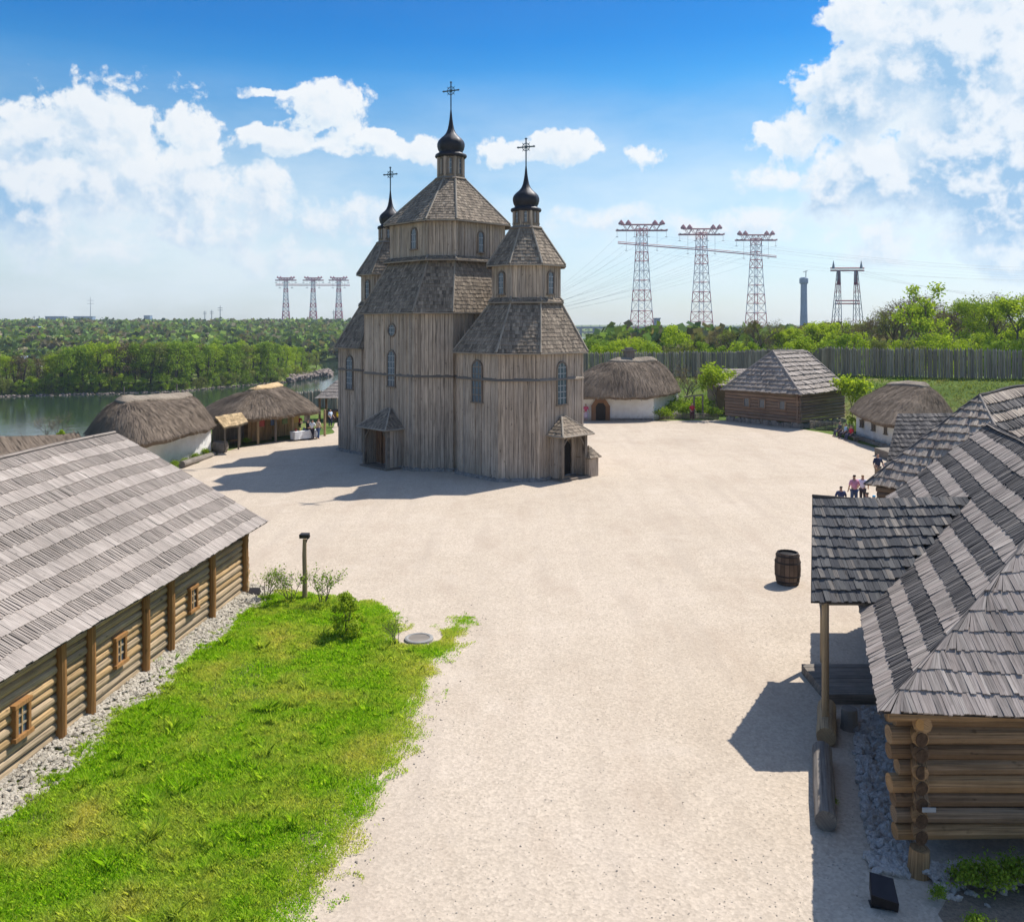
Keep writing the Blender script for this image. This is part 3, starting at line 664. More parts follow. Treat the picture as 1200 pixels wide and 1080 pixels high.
def dome(c, z0, s, zl0, rl):
    # lantern
    pts = [c + Vector((math.cos(R(k * 45 - 46 + 22.5)), math.sin(R(k * 45 - 46 + 22.5)), 0)) * rl for k in range(8)]
    walls(pts, zl0 - .1, z0, w=.2)
    for k in range(8):
        a = R(k * 45 - 46); n_ = Vector((math.cos(a), math.sin(a), 0))
        if k % 2 == 0 or True:
            arch_window(church, c + n_ * (rl * .924) + V(0, 0, zl0 + .35), n_, rl * .46, (z0 - zl0) * .70, M['church_trim'], 2, 3, off=.05)
    mb = MB(); prof = [(1.0, -.12), (1.17, -.10), (1.24, .04), (1.18, .18), (.93, .26), (.90, .36), (.99, .52), (1.06, .78), (1.06, 1.0), (.98, 1.22), (.80, 1.42), (.56, 1.62), (.38, 1.84), (.26, 2.12), (.18, 2.5), (.12, 2.9), (.07, 3.4), (.03, 3.8)]
    P = []; n = 40
    for r, z in prof:
        for k in range(n):
            t_ = 2 * math.pi * k / n; rib = 1 - .045 * abs(math.sin(t_ * 4)) ; P.append((c.x + r * s * rib * math.cos(t_), c.y + r * s * rib * math.sin(t_), z0 + z * s))
    F = [(i * n + k, i * n + (k + 1) % n, (i + 1) * n + (k + 1) % n, (i + 1) * n + k) for i in range(len(prof) - 1) for k in range(n)]
    mb.shared(P, F); d = mb.build('dome', M['dome'], church, smooth=True)
    zt = z0 + 3.75 * s; H = 1.95 * s; cr = MB(); e = Vector((.92, -.39, 0)); b_ = .05
    cc = Vector((c.x, c.y, 0)); zc = zt + H * .68; arm = .62 * (s * .5 + .5)
    cr.tube([cc + V(0, 0, zt - .2), cc + V(0, 0, zt + H)], b_, 6); cr.tube([cc - e * arm + V(0, 0, zc), cc + e * arm + V(0, 0, zc)], b_, 6)
    rr = .3 * s; cr.tube([cc + e * math.cos(t_) * rr + V(0, 0, zc + math.sin(t_) * rr) for t_ in np.linspace(0, 2 * math.pi, 17)], .028, 5, cap=False)
    for q in (cc - e * arm + V(0, 0, zc - .07), cc + e * arm + V(0, 0, zc - .07), cc + V(0, 0, zt + H - .05)): cr.lathe(q, [(.01, 0), (.09, .05), (.09, .1), (.01, .15)], 8)
    for a in (45, 135, 225, 315):
        cr.tube([cc + V(0, 0, zc), cc + e * math.cos(R(a)) * rr * 1.5 + V(0, 0, zc + math.sin(R(a)) * rr * 1.5)], .02, 4)
    cr.build('cross', M['crossm'], d)
def face_on(c, pts, i):                     # outward normal and middle of a wall face
    P, Q = pts[i], pts[(i + 1) % len(pts)]; e = (Q - P).normalized(); nn = Vector((e.y, -e.x, 0)); m_ = (P + Q) / 2
    return (nn if nn.dot(m_ - c) > 0 else -nn), m_, P, Q
# stone plinth
pl = []
cR = Vector((.95, 57.7, 0)); cL = Vector((-9.75, 68.4, 0)); cC = CH - E1 * .5
pC = oct_pts(cC, 4.7, 5.2, 1.8); cRb = Vector((.58, 57.8, 0)); pR = oct_pts(cRb, 3.7, 3.85, 1.8); pL = oct_pts(cL, 3.75, 3.75, 2.2)
for c, P in ((cC, pC), (cRb, pR), (cL, pL)):
    mb = MB(); N_ = []; U = []
    for i in range(8):
        A, B = P[i], P[(i + 1) % 8]; K = max(2, int((B - A).length / .18))
        for k in range(K):
            q = lerp(A, B, k / K); o_ = (q - c).normalized(); o_.z = 0
            for d_, z_ in ((random.uniform(.26, .40), 0.0), (random.uniform(.20, .34), random.uniform(.10, .22)), (-.1, random.uniform(.2, .28))): N_.append(q + o_ * d_ + V(0, 0, z_))
    n3 = len(N_) // 3; mb.shared(N_, [(3 * k + j_, 3 * ((k + 1) % n3) + j_, 3 * ((k + 1) % n3) + 1 + j_, 3 * k + 1 + j_) for k in range(n3) for j_ in (0, 1)])
    mb.build('stone_plinth', M['rock_d'], church)
for P, z1, lg in ((pC, 10.75, [6.3]), (pR, 8.15, [6.3]), (pL, 8.15, [6.3])): walls(P, .05, z1, ledge=lg)
# connecting bays
for a, b_, hw in ((cC + E1 * 3.6, cR - E1 * 2.4, 3.3), (cC - E1 * 3.6, cL + E1 * 2.4, 3.3)):
    pb = [a - E2 * hw, a + E2 * hw, b_ + E2 * hw, b_ - E2 * hw]; walls(pb, .05, 8.1, ledge=[6.3])
# roofs: skirts
dC = oct_pts(cC + E1 * .2, 3.5, 3.6, 1.3); dR = oct_pts(cR, 2.2, 2.2, 1.3); dL = oct_pts(cL, 2.1, 2.1, 1.25)
roof8(scale(oct_pts(cC, 5.05, 5.55, 1.9), cC, 1, 10.7), scale(oct_pts(cC + E1 * .2, 3.55, 3.65, 1.3), cC, 1, 14.35))
roof8(scale(oct_pts(cRb, 4.05, 4.2, 1.95), cRb, 1, 8.1), scale(oct_pts(cR, 2.3, 2.3, 1.35), cR, 1, 11.35))
roof8(scale(oct_pts(cL, 4.1, 4.1, 2.4), cL, 1, 8.1), scale(oct_pts(cL, 2.2, 2.2, 1.3), cL, 1, 11.35))
walls(dC, 14.2, 17.15); walls(dR, 11.2, 13.85); walls(dL, 11.2, 13.85)
for P, c, z in ((dC, cC, 14.35), (dR, cR, 11.35), (dL, cL, 11.35)):   # little drip roof at the drum's foot
    lo = [c + (p - c) * 1.13 + V(0, 0, z + .02) for p in P]; hi = [c + (p - c) * 1.01 + V(0, 0, z + .3) for p in P]; roof8(lo, hi, .2)
roof8([c + V(0, 0, 17.1) for c in oct_pts(cC + E1 * .2, 3.95, 4.05, 1.5)], [c + V(0, 0, 20.45) for c in oct_pts(CH, 1.05, 1.05, .6)])
roof8([c + V(0, 0, 13.8) for c in oct_pts(cR, 2.6, 2.6, 1.5)], [c + V(0, 0, 16.3) for c in oct_pts(cR, .98, .98, .56)])
roof8([c + V(0, 0, 13.8) for c in oct_pts(cL, 2.5, 2.5, 1.45)], [c + V(0, 0, 16.3) for c in oct_pts(cL, .98, .98, .56)])
for c, z, r in ((CH, 20.4, 1.15), (cR, 16.25, 1.07), (cL, 16.25, 1.07)):
    mb = MB(); mb.lathe(c + V(0, 0, z), [(r * 1.05, 0), (r * 1.12, .08), (r, .2)], 8, 0, R(-46 + 22.5)); mb.build('collar', M['church_trim'], church)
dome(CH, 22.2, .96, 20.5, .95); dome(cR, 17.55, .85, 16.35, .86); dome(cL, 17.55, .85, 16.35, .86)
# windows on the walls
def win(c, P, i, u, z, w, h, nx=3, nz=6, bar=None, rnd=False):
    nn, m_, A, B = face_on(c, P, i); q = lerp(A, B, u); arch_window(church, Vector((q.x, q.y, z)), nn, w, h, M['church_trim'], nx, nz, off=.10, round_=rnd, bar=bar)
win(cC, pC, 2, .43, 5.6, 1.0, 2.5); win(cC, pC, 2, .42, 9.0, .95, .95, 3, 3, None, True)
win(cR, pR, 2, .5, 4.9, 1.05, 2.7, 3, 6, M['church_trim']); win(cR, pR, 0, .50, 4.75, 1.0, 2.75, 3, 7)
win(cL, pL, 2, .5, 4.9, 1.0, 2.6)
nn, m_, A, B = face_on(cC, dC, 2)
win(cC, dC, 2, .35, 15.2, .75, 1.5, 3, 3); win(cC, dC, 0, .5, 15.0, .62, 1.5, 2, 3); win(cC, dC, 6, .5, 15.1, .7, 1.5, 3, 3)
win(cR, dR, 2, .5, 11.9, .65, 1.5, 2, 4); win(cR, dR, 0, .5, 11.9, .65, 1.5, 2, 4); win(cL, dL, 2, .5, 11.9, .65, 1.5, 2, 4)
# porches
def hood(O, n, w, d, ze, zr, doorway_shade, label=None):
    # canopy on posts in front of a wall: hipped shingle roof, posts, board sides, arched door or shade-black doorway
    O = Vector((O.x, O.y, 0)); n = n.normalized(); e = Vector((-n.y, n.x, 0)); mb = MB(); o_ = .38
    A = O - e * (w / 2 + o_) + n * (d + o_) + V(0, 0, ze); B = O + e * (w / 2 + o_) + n * (d + o_) + V(0, 0, ze); C0 = O + e * (w / 2 + o_) + V(0, 0, ze); D0 = O - e * (w / 2 + o_) + V(0, 0, ze)
    T1 = O - e * w * .07 + n * d * .12 + V(0, 0, zr); T2 = O + e * w * .07 + n * d * .12 + V(0, 0, zr)
    kw = dict(course=.27, width=.16, thick=.03, jit=.02, mpat=(0,), mbase=2, side=False, over=1.2)
    shakes(mb, A, B, T2, T1, **kw); shakes(mb, B, C0, T2, T2, **kw); shakes(mb, D0, A, T1, T1, **kw)
    for p, q in ((A, T1), (B, T2), (A, B), (B, C0), (D0, A)): mb.tube([p, q], .06, 5, 1)
    mb.face([D0 - V(0, 0, .05), C0 - V(0, 0, .05), B - V(0, 0, .05), A - V(0, 0, .05)], 2)
    root = MB(); frame_box(root, O, e, n, -w / 2 - .2, w / 2 + .2, 0, .14, 0, d + .2); p_ = root.build('porch', M['church_trim'], church)
    mb.build('porch_roof', [M['church_shake'], M['church_ridge'], M['under']], p_)
    for u in (-1, 1):
        q = MB(); frame_box(q, O, e, n, u * w / 2 - .12, u * w / 2 + .12, .14, ze, d - .2, d + .02)
        q.tube([O + e * u * (w / 2 - .05) + n * (d - .1) + V(0, 0, ze - .75), O + e * u * (w / 2 - .6) + n * (d - .1) + V(0, 0, ze - .05)], .07, 6); q.build('post', M['church_trim'], p_)
        s_ = MB(); a = O + e * u * w / 2; planks(s_, a, a + n * (d - .2), .14, ze, e * u, .22); s_.build('side_wall', M['church_wall'], p_)
    f = MB(); dw, dh = .62, 2.35
    planks(f, O - e * w / 2 + n * .22, O - e * (dw + .05) + n * .22, .14, ze, n, .22); planks(f, O + e * (dw + .05) + n * .22, O + e * w / 2 + n * .22, .14, ze, n, .22)
    planks(f, O - e * dw + n * .22, O + e * dw + n * .22, dh + .1, ze, n, .25); f.build('front_wall', M['door_wood'] if not doorway_shade else M['church_wall'], p_)
    g_ = MB(); N = 8; ring = [(-dw, .14)] + [(-dw * math.cos(math.pi * k / N), dh - .5 + dw * math.sin(math.pi * k / N)) for k in range(N + 1)] + [(dw, .14)]
    g_.face([O + e * u + n * .20 + V(0, 0, z) for u, z in ring]); g_.build('door', M['dark'] if doorway_shade else M['door_wood'], p_)  # dark variant: flat black face painting the shade of an open doorway
nn, m_, A, B = face_on(cC, pC, 2); hood(m_ + (A - B).normalized() * .15, nn, 2.7, 1.3, 2.75, 4.05, False)
nn, m_, A, B = face_on(cR, pR, 0); hood(m_ + nn * .05 + (A - B).normalized() * .05, nn, 2.2, 1.1, 2.85, 3.95, True)
# small side stall of the right porch
s0 = m_ + nn * .9 + (A - B).normalized() * 1.7; mb = MB(); mb.box(s0 + V(0, 0, 0), .9, .9, 1.25, R(-46), 1)
ct = s0 + V(0, 0, 2.0); lo = [s0 + V(.85 * math.cos(R(a - 46)), .85 * math.sin(R(a - 46)), 1.25) for a in (45, 135, 225, 315)]
for i in range(4): shakes(mb, lo[i], lo[(i + 1) % 4], ct, ct, course=.25, width=.15, thick=.03, jit=.02, mpat=(0,), mbase=2, side=False)
mb.build('candle_box', [M['church_shake'], M['church_wall'], M['under']], church)
# ================================================================ LEFT LOG BARN
barn = thing('log_barn', 'long log barn with grey shake roof and brown posts beside the lawn', 'barn', (-12.5, 24, 0))
def bx(y, off=0): return wallx(y) - off
wp = noisewarp(.14, .16)
mb = MB()
eA, eB = V(-9.16 - .094 * 19.8, 12.0, 2.56), V(-9.12, 31.9, 2.56); rB, rA = V(-14.85, 31.9, 5.87), V(-14.85 - .09 * 19.9, 12, 5.87)
shakes(mb, eA, eB, rB, rA, course=.46, width=.12, thick=.018, jit=.022, warp=wp, mpat=(0, 1), tilt=.006, over=1.2, bands=[(1.5, .965, .7), (.75, .68, 1.5)])
oA, oB = V(-20.5 - 1.8, 12, 2.56), V(-20.5, 31.9, 2.56)
shakes(mb, oB, oA, rA, rB, course=.46, width=.3, thick=.022, jit=.03, warp=wp, mpat=(0, 1))
mb.tube([wp(lerp(rA, rB, i / 12)) + V(0, 0, .04) for i in range(13)], .06, 6, 1)
mb.build('roof', [M['shake_l'], M['shake_d'], M['under']], barn)
mb = MB(); logs_wall(mb, (wallx(11), 11), (wallx(31), 31), .18, 2.62, r=.115, ext=(0, .1)); 
logs_wall(mb, (wallx(31), 31), (-19.6, 31.0), .18, 2.62, r=.115, ext=(.25, 0)); mb.build('wall', M['log'], barn)
mb = MB()
for i in range(9):
    z0 = 2.6 + .36 * i; w_ = max(.1, 5.35 * (1 - (z0 + .45 - 2.56) / 3.3))
    mb.box((-14.9, 31.25, z0), 2 * w_, .05, .35, 0)
mb.build('gable_boarding', M['log'], barn)
for y in (13.9, 15.4, 17.1, 20.15, 21.35, 24.0, 25.45, 28.25, 30.95):
    mb = MB(); mb.tube([(wallx(y) + .14, y, .05), (wallx(y) + .16, y, 1.3), (wallx(y) + .14, y, 2.55)], [.125, .118, .12], 10); mb.build('post', M['log_post'], barn)
nw = V(1, -.0885, 0)
for y in (18.75, 22.7, 26.9): rect_window(barn, V(wallx(y), y, 1.0), nw, .52, .62, M['log_post'], 2, 3, off=.15, bar=M['log'])
# ================================================================ RIGHT LOG CABIN
cabin = thing('log_cabin', 'steep shingled log cabin with stacked log ends at the lower right', 'cabin', (12.5, 20, 0))
cw = noisewarp(.15, .25); ce, cr_ = 3.0, 6.6
F0, F1 = V(6.54, 15.2, ce), V(19.2, 15.2, ce); K0, K1 = V(11.27, 28.9, ce), V(23.6, 28.9, ce); T0, T1 = V(12.85, 19.26, cr_), V(16.2, 28.9, cr_)
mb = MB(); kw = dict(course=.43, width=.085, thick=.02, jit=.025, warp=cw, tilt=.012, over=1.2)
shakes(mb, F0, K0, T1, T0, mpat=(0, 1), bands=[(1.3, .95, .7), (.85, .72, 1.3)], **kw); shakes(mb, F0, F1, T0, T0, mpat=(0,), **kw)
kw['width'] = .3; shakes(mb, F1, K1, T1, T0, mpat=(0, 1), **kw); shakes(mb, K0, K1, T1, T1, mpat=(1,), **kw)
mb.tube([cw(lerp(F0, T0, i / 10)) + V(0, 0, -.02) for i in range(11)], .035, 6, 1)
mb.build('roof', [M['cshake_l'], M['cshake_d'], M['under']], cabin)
mb = MB(); A = (7.5, 15.75); B = (12.0, 28.4)
logs_wall(mb, A, (18.6, 15.75), .5, 2.85, r=.15, jr=.18, ext=(.5, 0)); logs_wall(mb, A, B, .62, 2.95, r=.15, jr=.15, ext=(.42, 0))
o = mb.build('wall', M['cabin_log'], cabin)
mb = MB()
for k in range(8):
    z = .5 + .294 * (k + .5) + .1
    mb.tube([(7.5 - .16, 15.3, z + .02), (7.5 - .155, 15.28, z + .02)], .125, 12, 0 if k == 7 else 1); mb.build('log_end', [M['log_end'], M['log_end_d']], cabin)
mb = MB(); mb.tube([(6.75, 15.35, 2.93), (19, 15.35, 2.93)], .09, 8); mb.tube([(6.8, 15.35, 2.9), (11.5, 28.7, 2.9)], .09, 8); mb.build('eave_beam', M['cabin_log'], cabin)
mb = MB(); mb.tube([(7.36, 15.45, 0), (7.38, 15.45, .5)], [.2, .17], 10)
mb.build('foundation_post', M['cabin_log'], cabin)
mb = MB(); mb.box((7.42, 15.18, 1.30), .24, .02, .08, 0); mb.build('wall_plate', M['paint_w'], cabin)
mb = MB(); mb.face([(x, y, .03) for x, y in ragged([(7.2, 8), (7.2, 12), (7.1, 14.4), (7.6, 14.95), (10, 15.1), (13, 15.2), (19, 15.2), (19, 8)], .3, .25, 4)]); tag(mb.build('garden_soil', ground_mat('dark_soil', (.19, .15, .11), (.25, .20, .15), (.14, .11, .08), 1)), kind='structure')
# porch
mb = MB(); kw = dict(course=.32, width=.11, thick=.025, jit=.025, warp=noisewarp(.06, .5), tilt=.012, mpat=(0,))
pa, pb, pc, pd = V(7.22, 20.6, 3.25), V(9.1, 20.6, 3.25), V(12.6, 23.0, 5.08), V(8.1, 23.0, 5.32)
shakes(mb, pa, pb, pc, pd, **kw); kw['width'] = .25; shakes(mb, V(8.9, 25.3, 3.25), V(10.6, 25.3, 3.25), pc, pd, **kw)
wpp = noisewarp(.06, .5); mb.tube([wpp(lerp(pd, pc, i_ / 10)) + V(0, 0, .0) for i_ in range(11)], .05, 6, 2); po = mb.build('porch_roof', [M['porch_shake'], M['cshake_d'], M['under']], cabin)
for (x, y) in ((7.62, 20.75), (9.15, 25.1)):
    mb = MB(); mb.tube([(x, y, .02), (x, y, 3.25)], .085, 10); mb.build('porch_post', M['log'], po)
mb = MB(); mb.tube([(7.5, 20.75, 3.2), (9.2, 20.75, 3.2)], .07, 8); mb.tube([(7.6, 20.7, 3.2), (9.2, 25.2, 3.2)], .07, 8); mb.tube([(7.62, 20.75, 2.5), (7.75, 21.5, 3.15)], .045, 6); mb.build('porch_beam', M['old_log'], po)
mb = MB()
for i in range(8): mb.box((9.3, 22.45 + i * .25, .02), 2.1, .235, .26 + random.uniform(-.01, .01), 0)
mb.build('porch_deck', M['old_log'], po)
def lying_log(name, label, a, b_, r, mat='old_log', group=None):
    mb = MB(); a, b_ = Vector(a), Vector(b_); mb.tube([lerp(a, b_, i / 5) + V(random.uniform(-.01, .01), 0, 0) for i in range(6)], [r * random.uniform(.96, 1.04) for _ in range(6)], 14)
    o = mb.build(name, M[mat], base=(a.x, a.y, 0)); tag(o, label, 'log', group)
lying_log('bench_log', 'thick smooth log lying in the cabin\'s shade, nearest the camera', (7.08, 19.5, .24), (6.16, 16.75, .22), .21)
lying_log('bench_log', 'short log lying right at the foot of the porch post', (8.0, 21.7, .24), (7.40, 20.1, .24), .22, 'log')
lying_log('fallen_log', 'pale thin log lying on the grass strip before the white left hut', At(213, 544, 58.5), At(250, 533, 64.3), .24, 'old_log')
mb = MB(); mb.lathe((8.3, 21.0, 0), [(.22, 0), (.2, .1), (.19, .5), (.18, .52)], 12); tag(mb.build('wood_stump', M['old_log'], base=(8.3, 21.0, 0)), 'dark upright stump against the stones by the porch deck', 'stump')
# barrel
bp = Gp(923, 684); mb = MB(); n = 18
barrel = thing('barrel', 'dark wooden barrel standing alone on the gravel square', 'barrel', (bp.x, bp.y, 0))
H = 1.22
prof = [(.40 + .085 * math.sin(math.pi * i / 8), H * i / 8) for i in range(9)]
for k in range(n):
    a0, a1 = 2 * math.pi * (k + .04) / n, 2 * math.pi * (k + .96) / n; P = []
    for r, z in prof: P += [(bp.x + r * math.cos(a0), bp.y + r * math.sin(a0), z), (bp.x + r * math.cos(a1), bp.y + r * math.sin(a1), z)]
    mb.shared(P, [(2 * i, 2 * i + 1, 2 * i + 3, 2 * i + 2) for i in range(8)], 0, [(k, p[2]) for p in P])
mb.lathe(bp, [(.39, .0), (.47, H / 2), (.385, H - .02), (.35, H), (.34, H - .07)], 24, 1, cap=False); mb.build('staves', [M['barrel'], M['iron']], barrel)
mb = MB(); mb.lathe(bp, [(.01, H - .08), (.36, H - .075)], 24, 0, cap=False); mb.build('lid', M['dark'], barrel)
for z in (.12, .34, .84, 1.08):
    r = .40 + .085 * math.sin(math.pi * z / H) + .008; mb = MB(); mb.lathe((bp.x, bp.y, z), [(r, 0), (r + .008, .01), (r + .008, .05), (r, .06)], 24, cap=False); mb.build('hoop', M['iron'], barrel)
# lamp post
lp = Gp(357, 703); lamp = thing('lamp_post', 'rough wooden lamp post with small black floodlight at the lawn corner', 'lamp post', (lp.x, lp.y, 0))
mb = MB(); mb.tube([lp, lp + V(.01, 0, .8), lp + V(-.01, 0, 1.6), lp + V(0, 0, 2.2)], [.10, .085, .08, .07], 9); mb.build('post', M['log'], lamp)
mb = MB(); mb.tube([lp + V(.03, 0, 2.0)] + [lp + V(.03 + .16 * math.sin(t_), 0, 2.15 + .1 * t_) for t_ in (0.4, 1, 1.6, 2.2)], .018, 5); mb.build('bracket', M['iron'], lamp)
mb = MB(); c = lp + V(.02, -.05, 2.26)
mb.hexa([c + V(-.17, -.12, 0), c + V(.17, -.12, 0), c + V(.17, .1, .03), c + V(-.17, .1, .03), c + V(-.18, -.13, .14), c + V(.18, -.13, .14), c + V(.15, .1, .16), c + V(-.15, .1, .16)]); mb.build('lamp_head', M['iron'], lamp)
mb = MB(); mb.box(lp + V(-.09, -.06, .72), .1, .08, .14, 0); mb.build('socket_box', M['door_wood'], lamp)
# ground floodlight by the cabin, box by the barn, manhole
fl = Gp(1032, 1062); f_ = thing('floodlight', 'black ground floodlight tilted up in front of the cabin corner', 'floodlight', (fl.x, fl.y, 0))
mb = MB(); mb.hexa([fl + q for q in (V(-.2, -.1, .12), V(.2, -.22, .05), V(.3, .05, .16), V(-.12, .18, .2), V(-.22, -.14, .3), V(.2, -.26, .22), V(.26, .1, .42), V(-.1, .22, .46))]); mb.build('housing', M['iron'], f_)
mb = MB(); mb.face([fl + q for q in (V(-.2, -.13, .305), V(.18, -.24, .235), V(.24, .09, .425), V(-.09, .2, .465))]); mb.build('lamp_glass', M['dome'], f_)
mb = MB(); mb.tube([fl + V(-.15, 0, 0), fl + V(-.12, .02, .25)], .02, 5); mb.tube([fl + V(.22, 0, 0), fl + V(.22, -.05, .2)], .02, 5); mb.box(fl + V(0.03, 0, .0), .42, .2, .03, -.2); mb.build('bracket', M['iron'], f_)
q = Gp(296, 701); mb = MB(); mb.hexa([q + v for v in (V(-.3, -.2, 0), V(.3, -.2, 0), V(.3, .2, 0), V(-.3, .2, 0), V(-.27, -.17, .2), V(.27, -.17, .2), V(.22, .18, .34), V(-.22, .18, .34))]); tag(mb.build('drain_box', M['iron'], base=q), 'low dark box on the ground at the far corner of the log barn', 'box')
q = Gp(491, 748, .05); mb = MB(); mb.lathe((q.x, q.y, .03), [(.46, 0), (.45, .05), (.40, .07), (.34, .06), (.33, .04)], 28, 0, cap=False); mh = thing('manhole', 'round concrete manhole with a ring rim at the lawn edge', 'manhole', (q.x, q.y, 0))
mb.build('rim', plain('manhole_concrete', (.26, .25, .235), 1.0, spec=.05), mh); mb = MB(); mb.lathe((q.x, q.y, .03), [(.01, .04), (.34, .045)], 28, 0, cap=False); mb.build('cover', M['old_log'], mh)
# ================================================================ SECOND ROOF ON THE RIGHT
h2 = thing('shingled_house', 'grey shingled house whose hipped roof rises behind the cabin roof', 'house', (20.5, 38, 0))
L_, R_, A_, B_ = V(17.5, 42.4, 1.95), V(22.8, 37.2, 1.95), V(23.4, 42.7, 6.4), V(30.5, 49.8, 6.4); RB, LB = V(33.6, 47, 1.95), V(28.2, 53, 1.95)
kw = dict(course=.52, width=.13, thick=.05, jit=.04, warp=noisewarp(.12, .35), tilt=.03, over=1.2); mb = MB()
shakes(mb, L_, R_, A_, A_, mpat=(0,), **kw); shakes(mb, R_, RB, B_, A_, mpat=(0, 1), **kw); kw['width'] = .3; shakes(mb, L_, LB, B_, A_, mpat=(0,), **kw); shakes(mb, LB, RB, B_, B_, mpat=(0,), **kw)
wq = noisewarp(.12, .35); mb.tube([wq(lerp(A_, R_, i / 8)) + V(0, 0, .03) for i in range(9)], .07, 6, 0); mb.tube([wq(lerp(A_, B_, i / 8)) + V(0, 0, .05) for i in range(9)], .07, 6, 1); mb.tube([wq(lerp(A_, L_, i / 8)) + V(0, 0, .03) for i in range(9)], .06, 6, 1)
mb.build('roof', [M['shed_shake'], M['cshake_d'], M['under']], h2)
mb = MB(); logs_wall(mb, (18.6, 43.0), (23.4, 38.3), .1, 2.3, r=.15, ext=(.2, .2)); logs_wall(mb, (18.6, 43.0), (28.0, 52), .1, 2.1, r=.15); mb.build('wall', M['house_log'], h2)
# ================================================================ THATCHED HUTS
def hut_roof(root, corners, r0, r1, zbulge=.5, mat='thatch', cap='thatch_cap', thick=.28, N=72, Rn=15, seed=1, strands=2600, cap_t=.80, rnd=3):
    P = [Vector((c[0], c[1])) for c in corners]; Z = [c[2] for c in corners]; P = [Vector((p.x, p.y, z)) for p, z in zip(P, Z)]
    for _ in range(rnd):
        q = []
        for i in range(len(P)):
            a, b_ = P[i], P[(i + 1) % len(P)]; k = .16 if _ == 0 else .25; q += [lerp(a, b_, k), lerp(a, b_, 1 - k)]
        P = q
    seg = [(P[(i + 1) % len(P)] - P[i]).length for i in range(len(P))]; tot = sum(seg); ring = []; acc = 0; i = 0
    for k in range(N):
        d = tot * k / N
        while acc + seg[i] < d: acc += seg[i]; i += 1
        ring.append(lerp(P[i], P[(i + 1) % len(P)], (d - acc) / seg[i]))
    r0, r1 = Vector(r0), Vector(r1); rd = (r1 - r0); cen = sum(ring, Vector()) / N; nz = lambda p: noise.noise(p * .6 + Vector((seed * 9, 0, 0))) * .16 + noise.noise(p * 1.8 + Vector((seed, 0, 0))) * .07
    def pt(k, t):
        e = ring[k % N]; s_ = max(0, min(1, (e - r0).dot(rd) / rd.dot(rd))); s_ = s_ * .94 + .03; top = lerp(r0, r1, s_)
        out = (e - top); out.z = 0; out = out.normalized()
        tt = t; p = lerp(e, top, tt) + V(0, 0, 1) * zbulge * math.sin(math.pi * min(1, t * 1.0)) * (1 - .5 * t) + out * .12 * (1 - t)
        return p + V(0, 0, nz(p) * (1 - .3 * t))
    def surf(ts, mb, lift=0, m=0, drop=False):
        pts = []; U = []
        for t_ in ts:
            for k in range(N + 1):
                p = pt(k, t_); pts.append(p + V(0, 0, lift)); U.append((tot * k / N, t_ * 5))
        n1 = N + 1
        F = [(j * n1 + k, j * n1 + k + 1, (j + 1) * n1 + k + 1, (j + 1) * n1 + k) for j in range(len(ts) - 1) for k in range(N)]
        mb.shared(pts, F, m, U)
    mb = MB(); surf([i / Rn for i in range(Rn + 1)], mb)
    low = []; U = []                          # thick cut eave
    for k in range(N + 1):
        p = pt(k, 0); inn = (cen - p); inn.z = 0; inn.normalize(); low += [p, p + V(0, 0, -thick) + inn * .12, p + V(0, 0, -thick * .6) + inn * 1.0]; U += [(tot * k / N, 0), (tot * k / N, -.3), (tot * k / N, -1)]
    mb.shared(low, [(3 * k + j, 3 * k + 1 + j, 3 * k + 4 + j, 3 * k + 3 + j) for k in range(N) for j in (0, 1)], 0, U)
    rs = random.Random(seed)
    for i in range(strands):                   # loose straw lying down the slope and fringing the eave
        k = rs.random() * N; t_ = rs.random() ** 1.1 if i % 4 else 0.0; k0 = int(k)
        a = pt(k0, t_); b_ = pt(k0, min(1, t_ + .12)); c = pt(k0 + 1, t_); f = k - k0; o_ = (c - a) * f; d = (a - b_).normalized(); w = (c - a).normalized() * rs.uniform(.012, .035); ln = rs.uniform(.25, .6)
        nn = w.cross(d).normalized(); nn = nn if nn.z > 0 else -nn
        s0_ = a + o_ + nn * .015; e0 = a + o_ + d * ln * (1 if t_ else .25) + nn * (rs.uniform(.02, .07)); st = s0_ - d * (ln * .4)
        uu = rs.random() * 60; mb.face([st - w, st + w, e0 + w * .6, e0 - w * .6], 0, [(uu, 0), (uu + .1, 0), (uu + .1, ln), (uu, ln)])
    mb.build('thatch_roof', M[mat], root, smooth=True)
    if cap:
        mb = MB(); ts = [cap_t, cap_t + .001] + [cap_t + (1 - cap_t) * i / 5 for i in range(1, 6)]; pts = []; U = []
        for j, t_ in enumerate(ts):
            for k in range(N + 1): pts.append(pt(k, t_) + V(0, 0, -.02 if j == 0 else .13 + .03 * noise.noise(Vector((k * .7, j, seed))))); U.append((tot * k / N * .5, t_ * 5))
        n1 = N + 1; mb.shared(pts, [(j * n1 + k, j * n1 + k + 1, (j + 1) * n1 + k + 1, (j + 1) * n1 + k) for j in range(len(ts) - 1) for k in range(N)], 0, U)
        mb.build('ridge_cap', M[cap], root, smooth=True)
def white_walls(root, pts, z1, name='wall', mat='white'):
    mb = MB(); n = len(pts)
    for i in range(n):
        a, b_ = Vector(pts[i]), Vector(pts[(i + 1) % n]); K = max(2, int((b_ - a).length / .5)); J = 5; g_ = []
        for j in range(J + 1):
            for k in range(K + 1):
                p = lerp(a, b_, k / K); z = z1 * j / J; w = noise.noise(Vector((p.x * .7, p.y * .7, z))) * .09 if 0 < k < K else 0; q = (b_ - a).normalized(); g_.append((p.x + q.y * w, p.y - q.x * w, z))
        mb.shared(g_, [(j * (K + 1) + k, j * (K + 1) + k + 1, (j + 1) * (K + 1) + k + 1, (j + 1) * (K + 1) + k) for j in range(J) for k in range(K)])
    mb.build(name, M[mat], root, smooth=True)
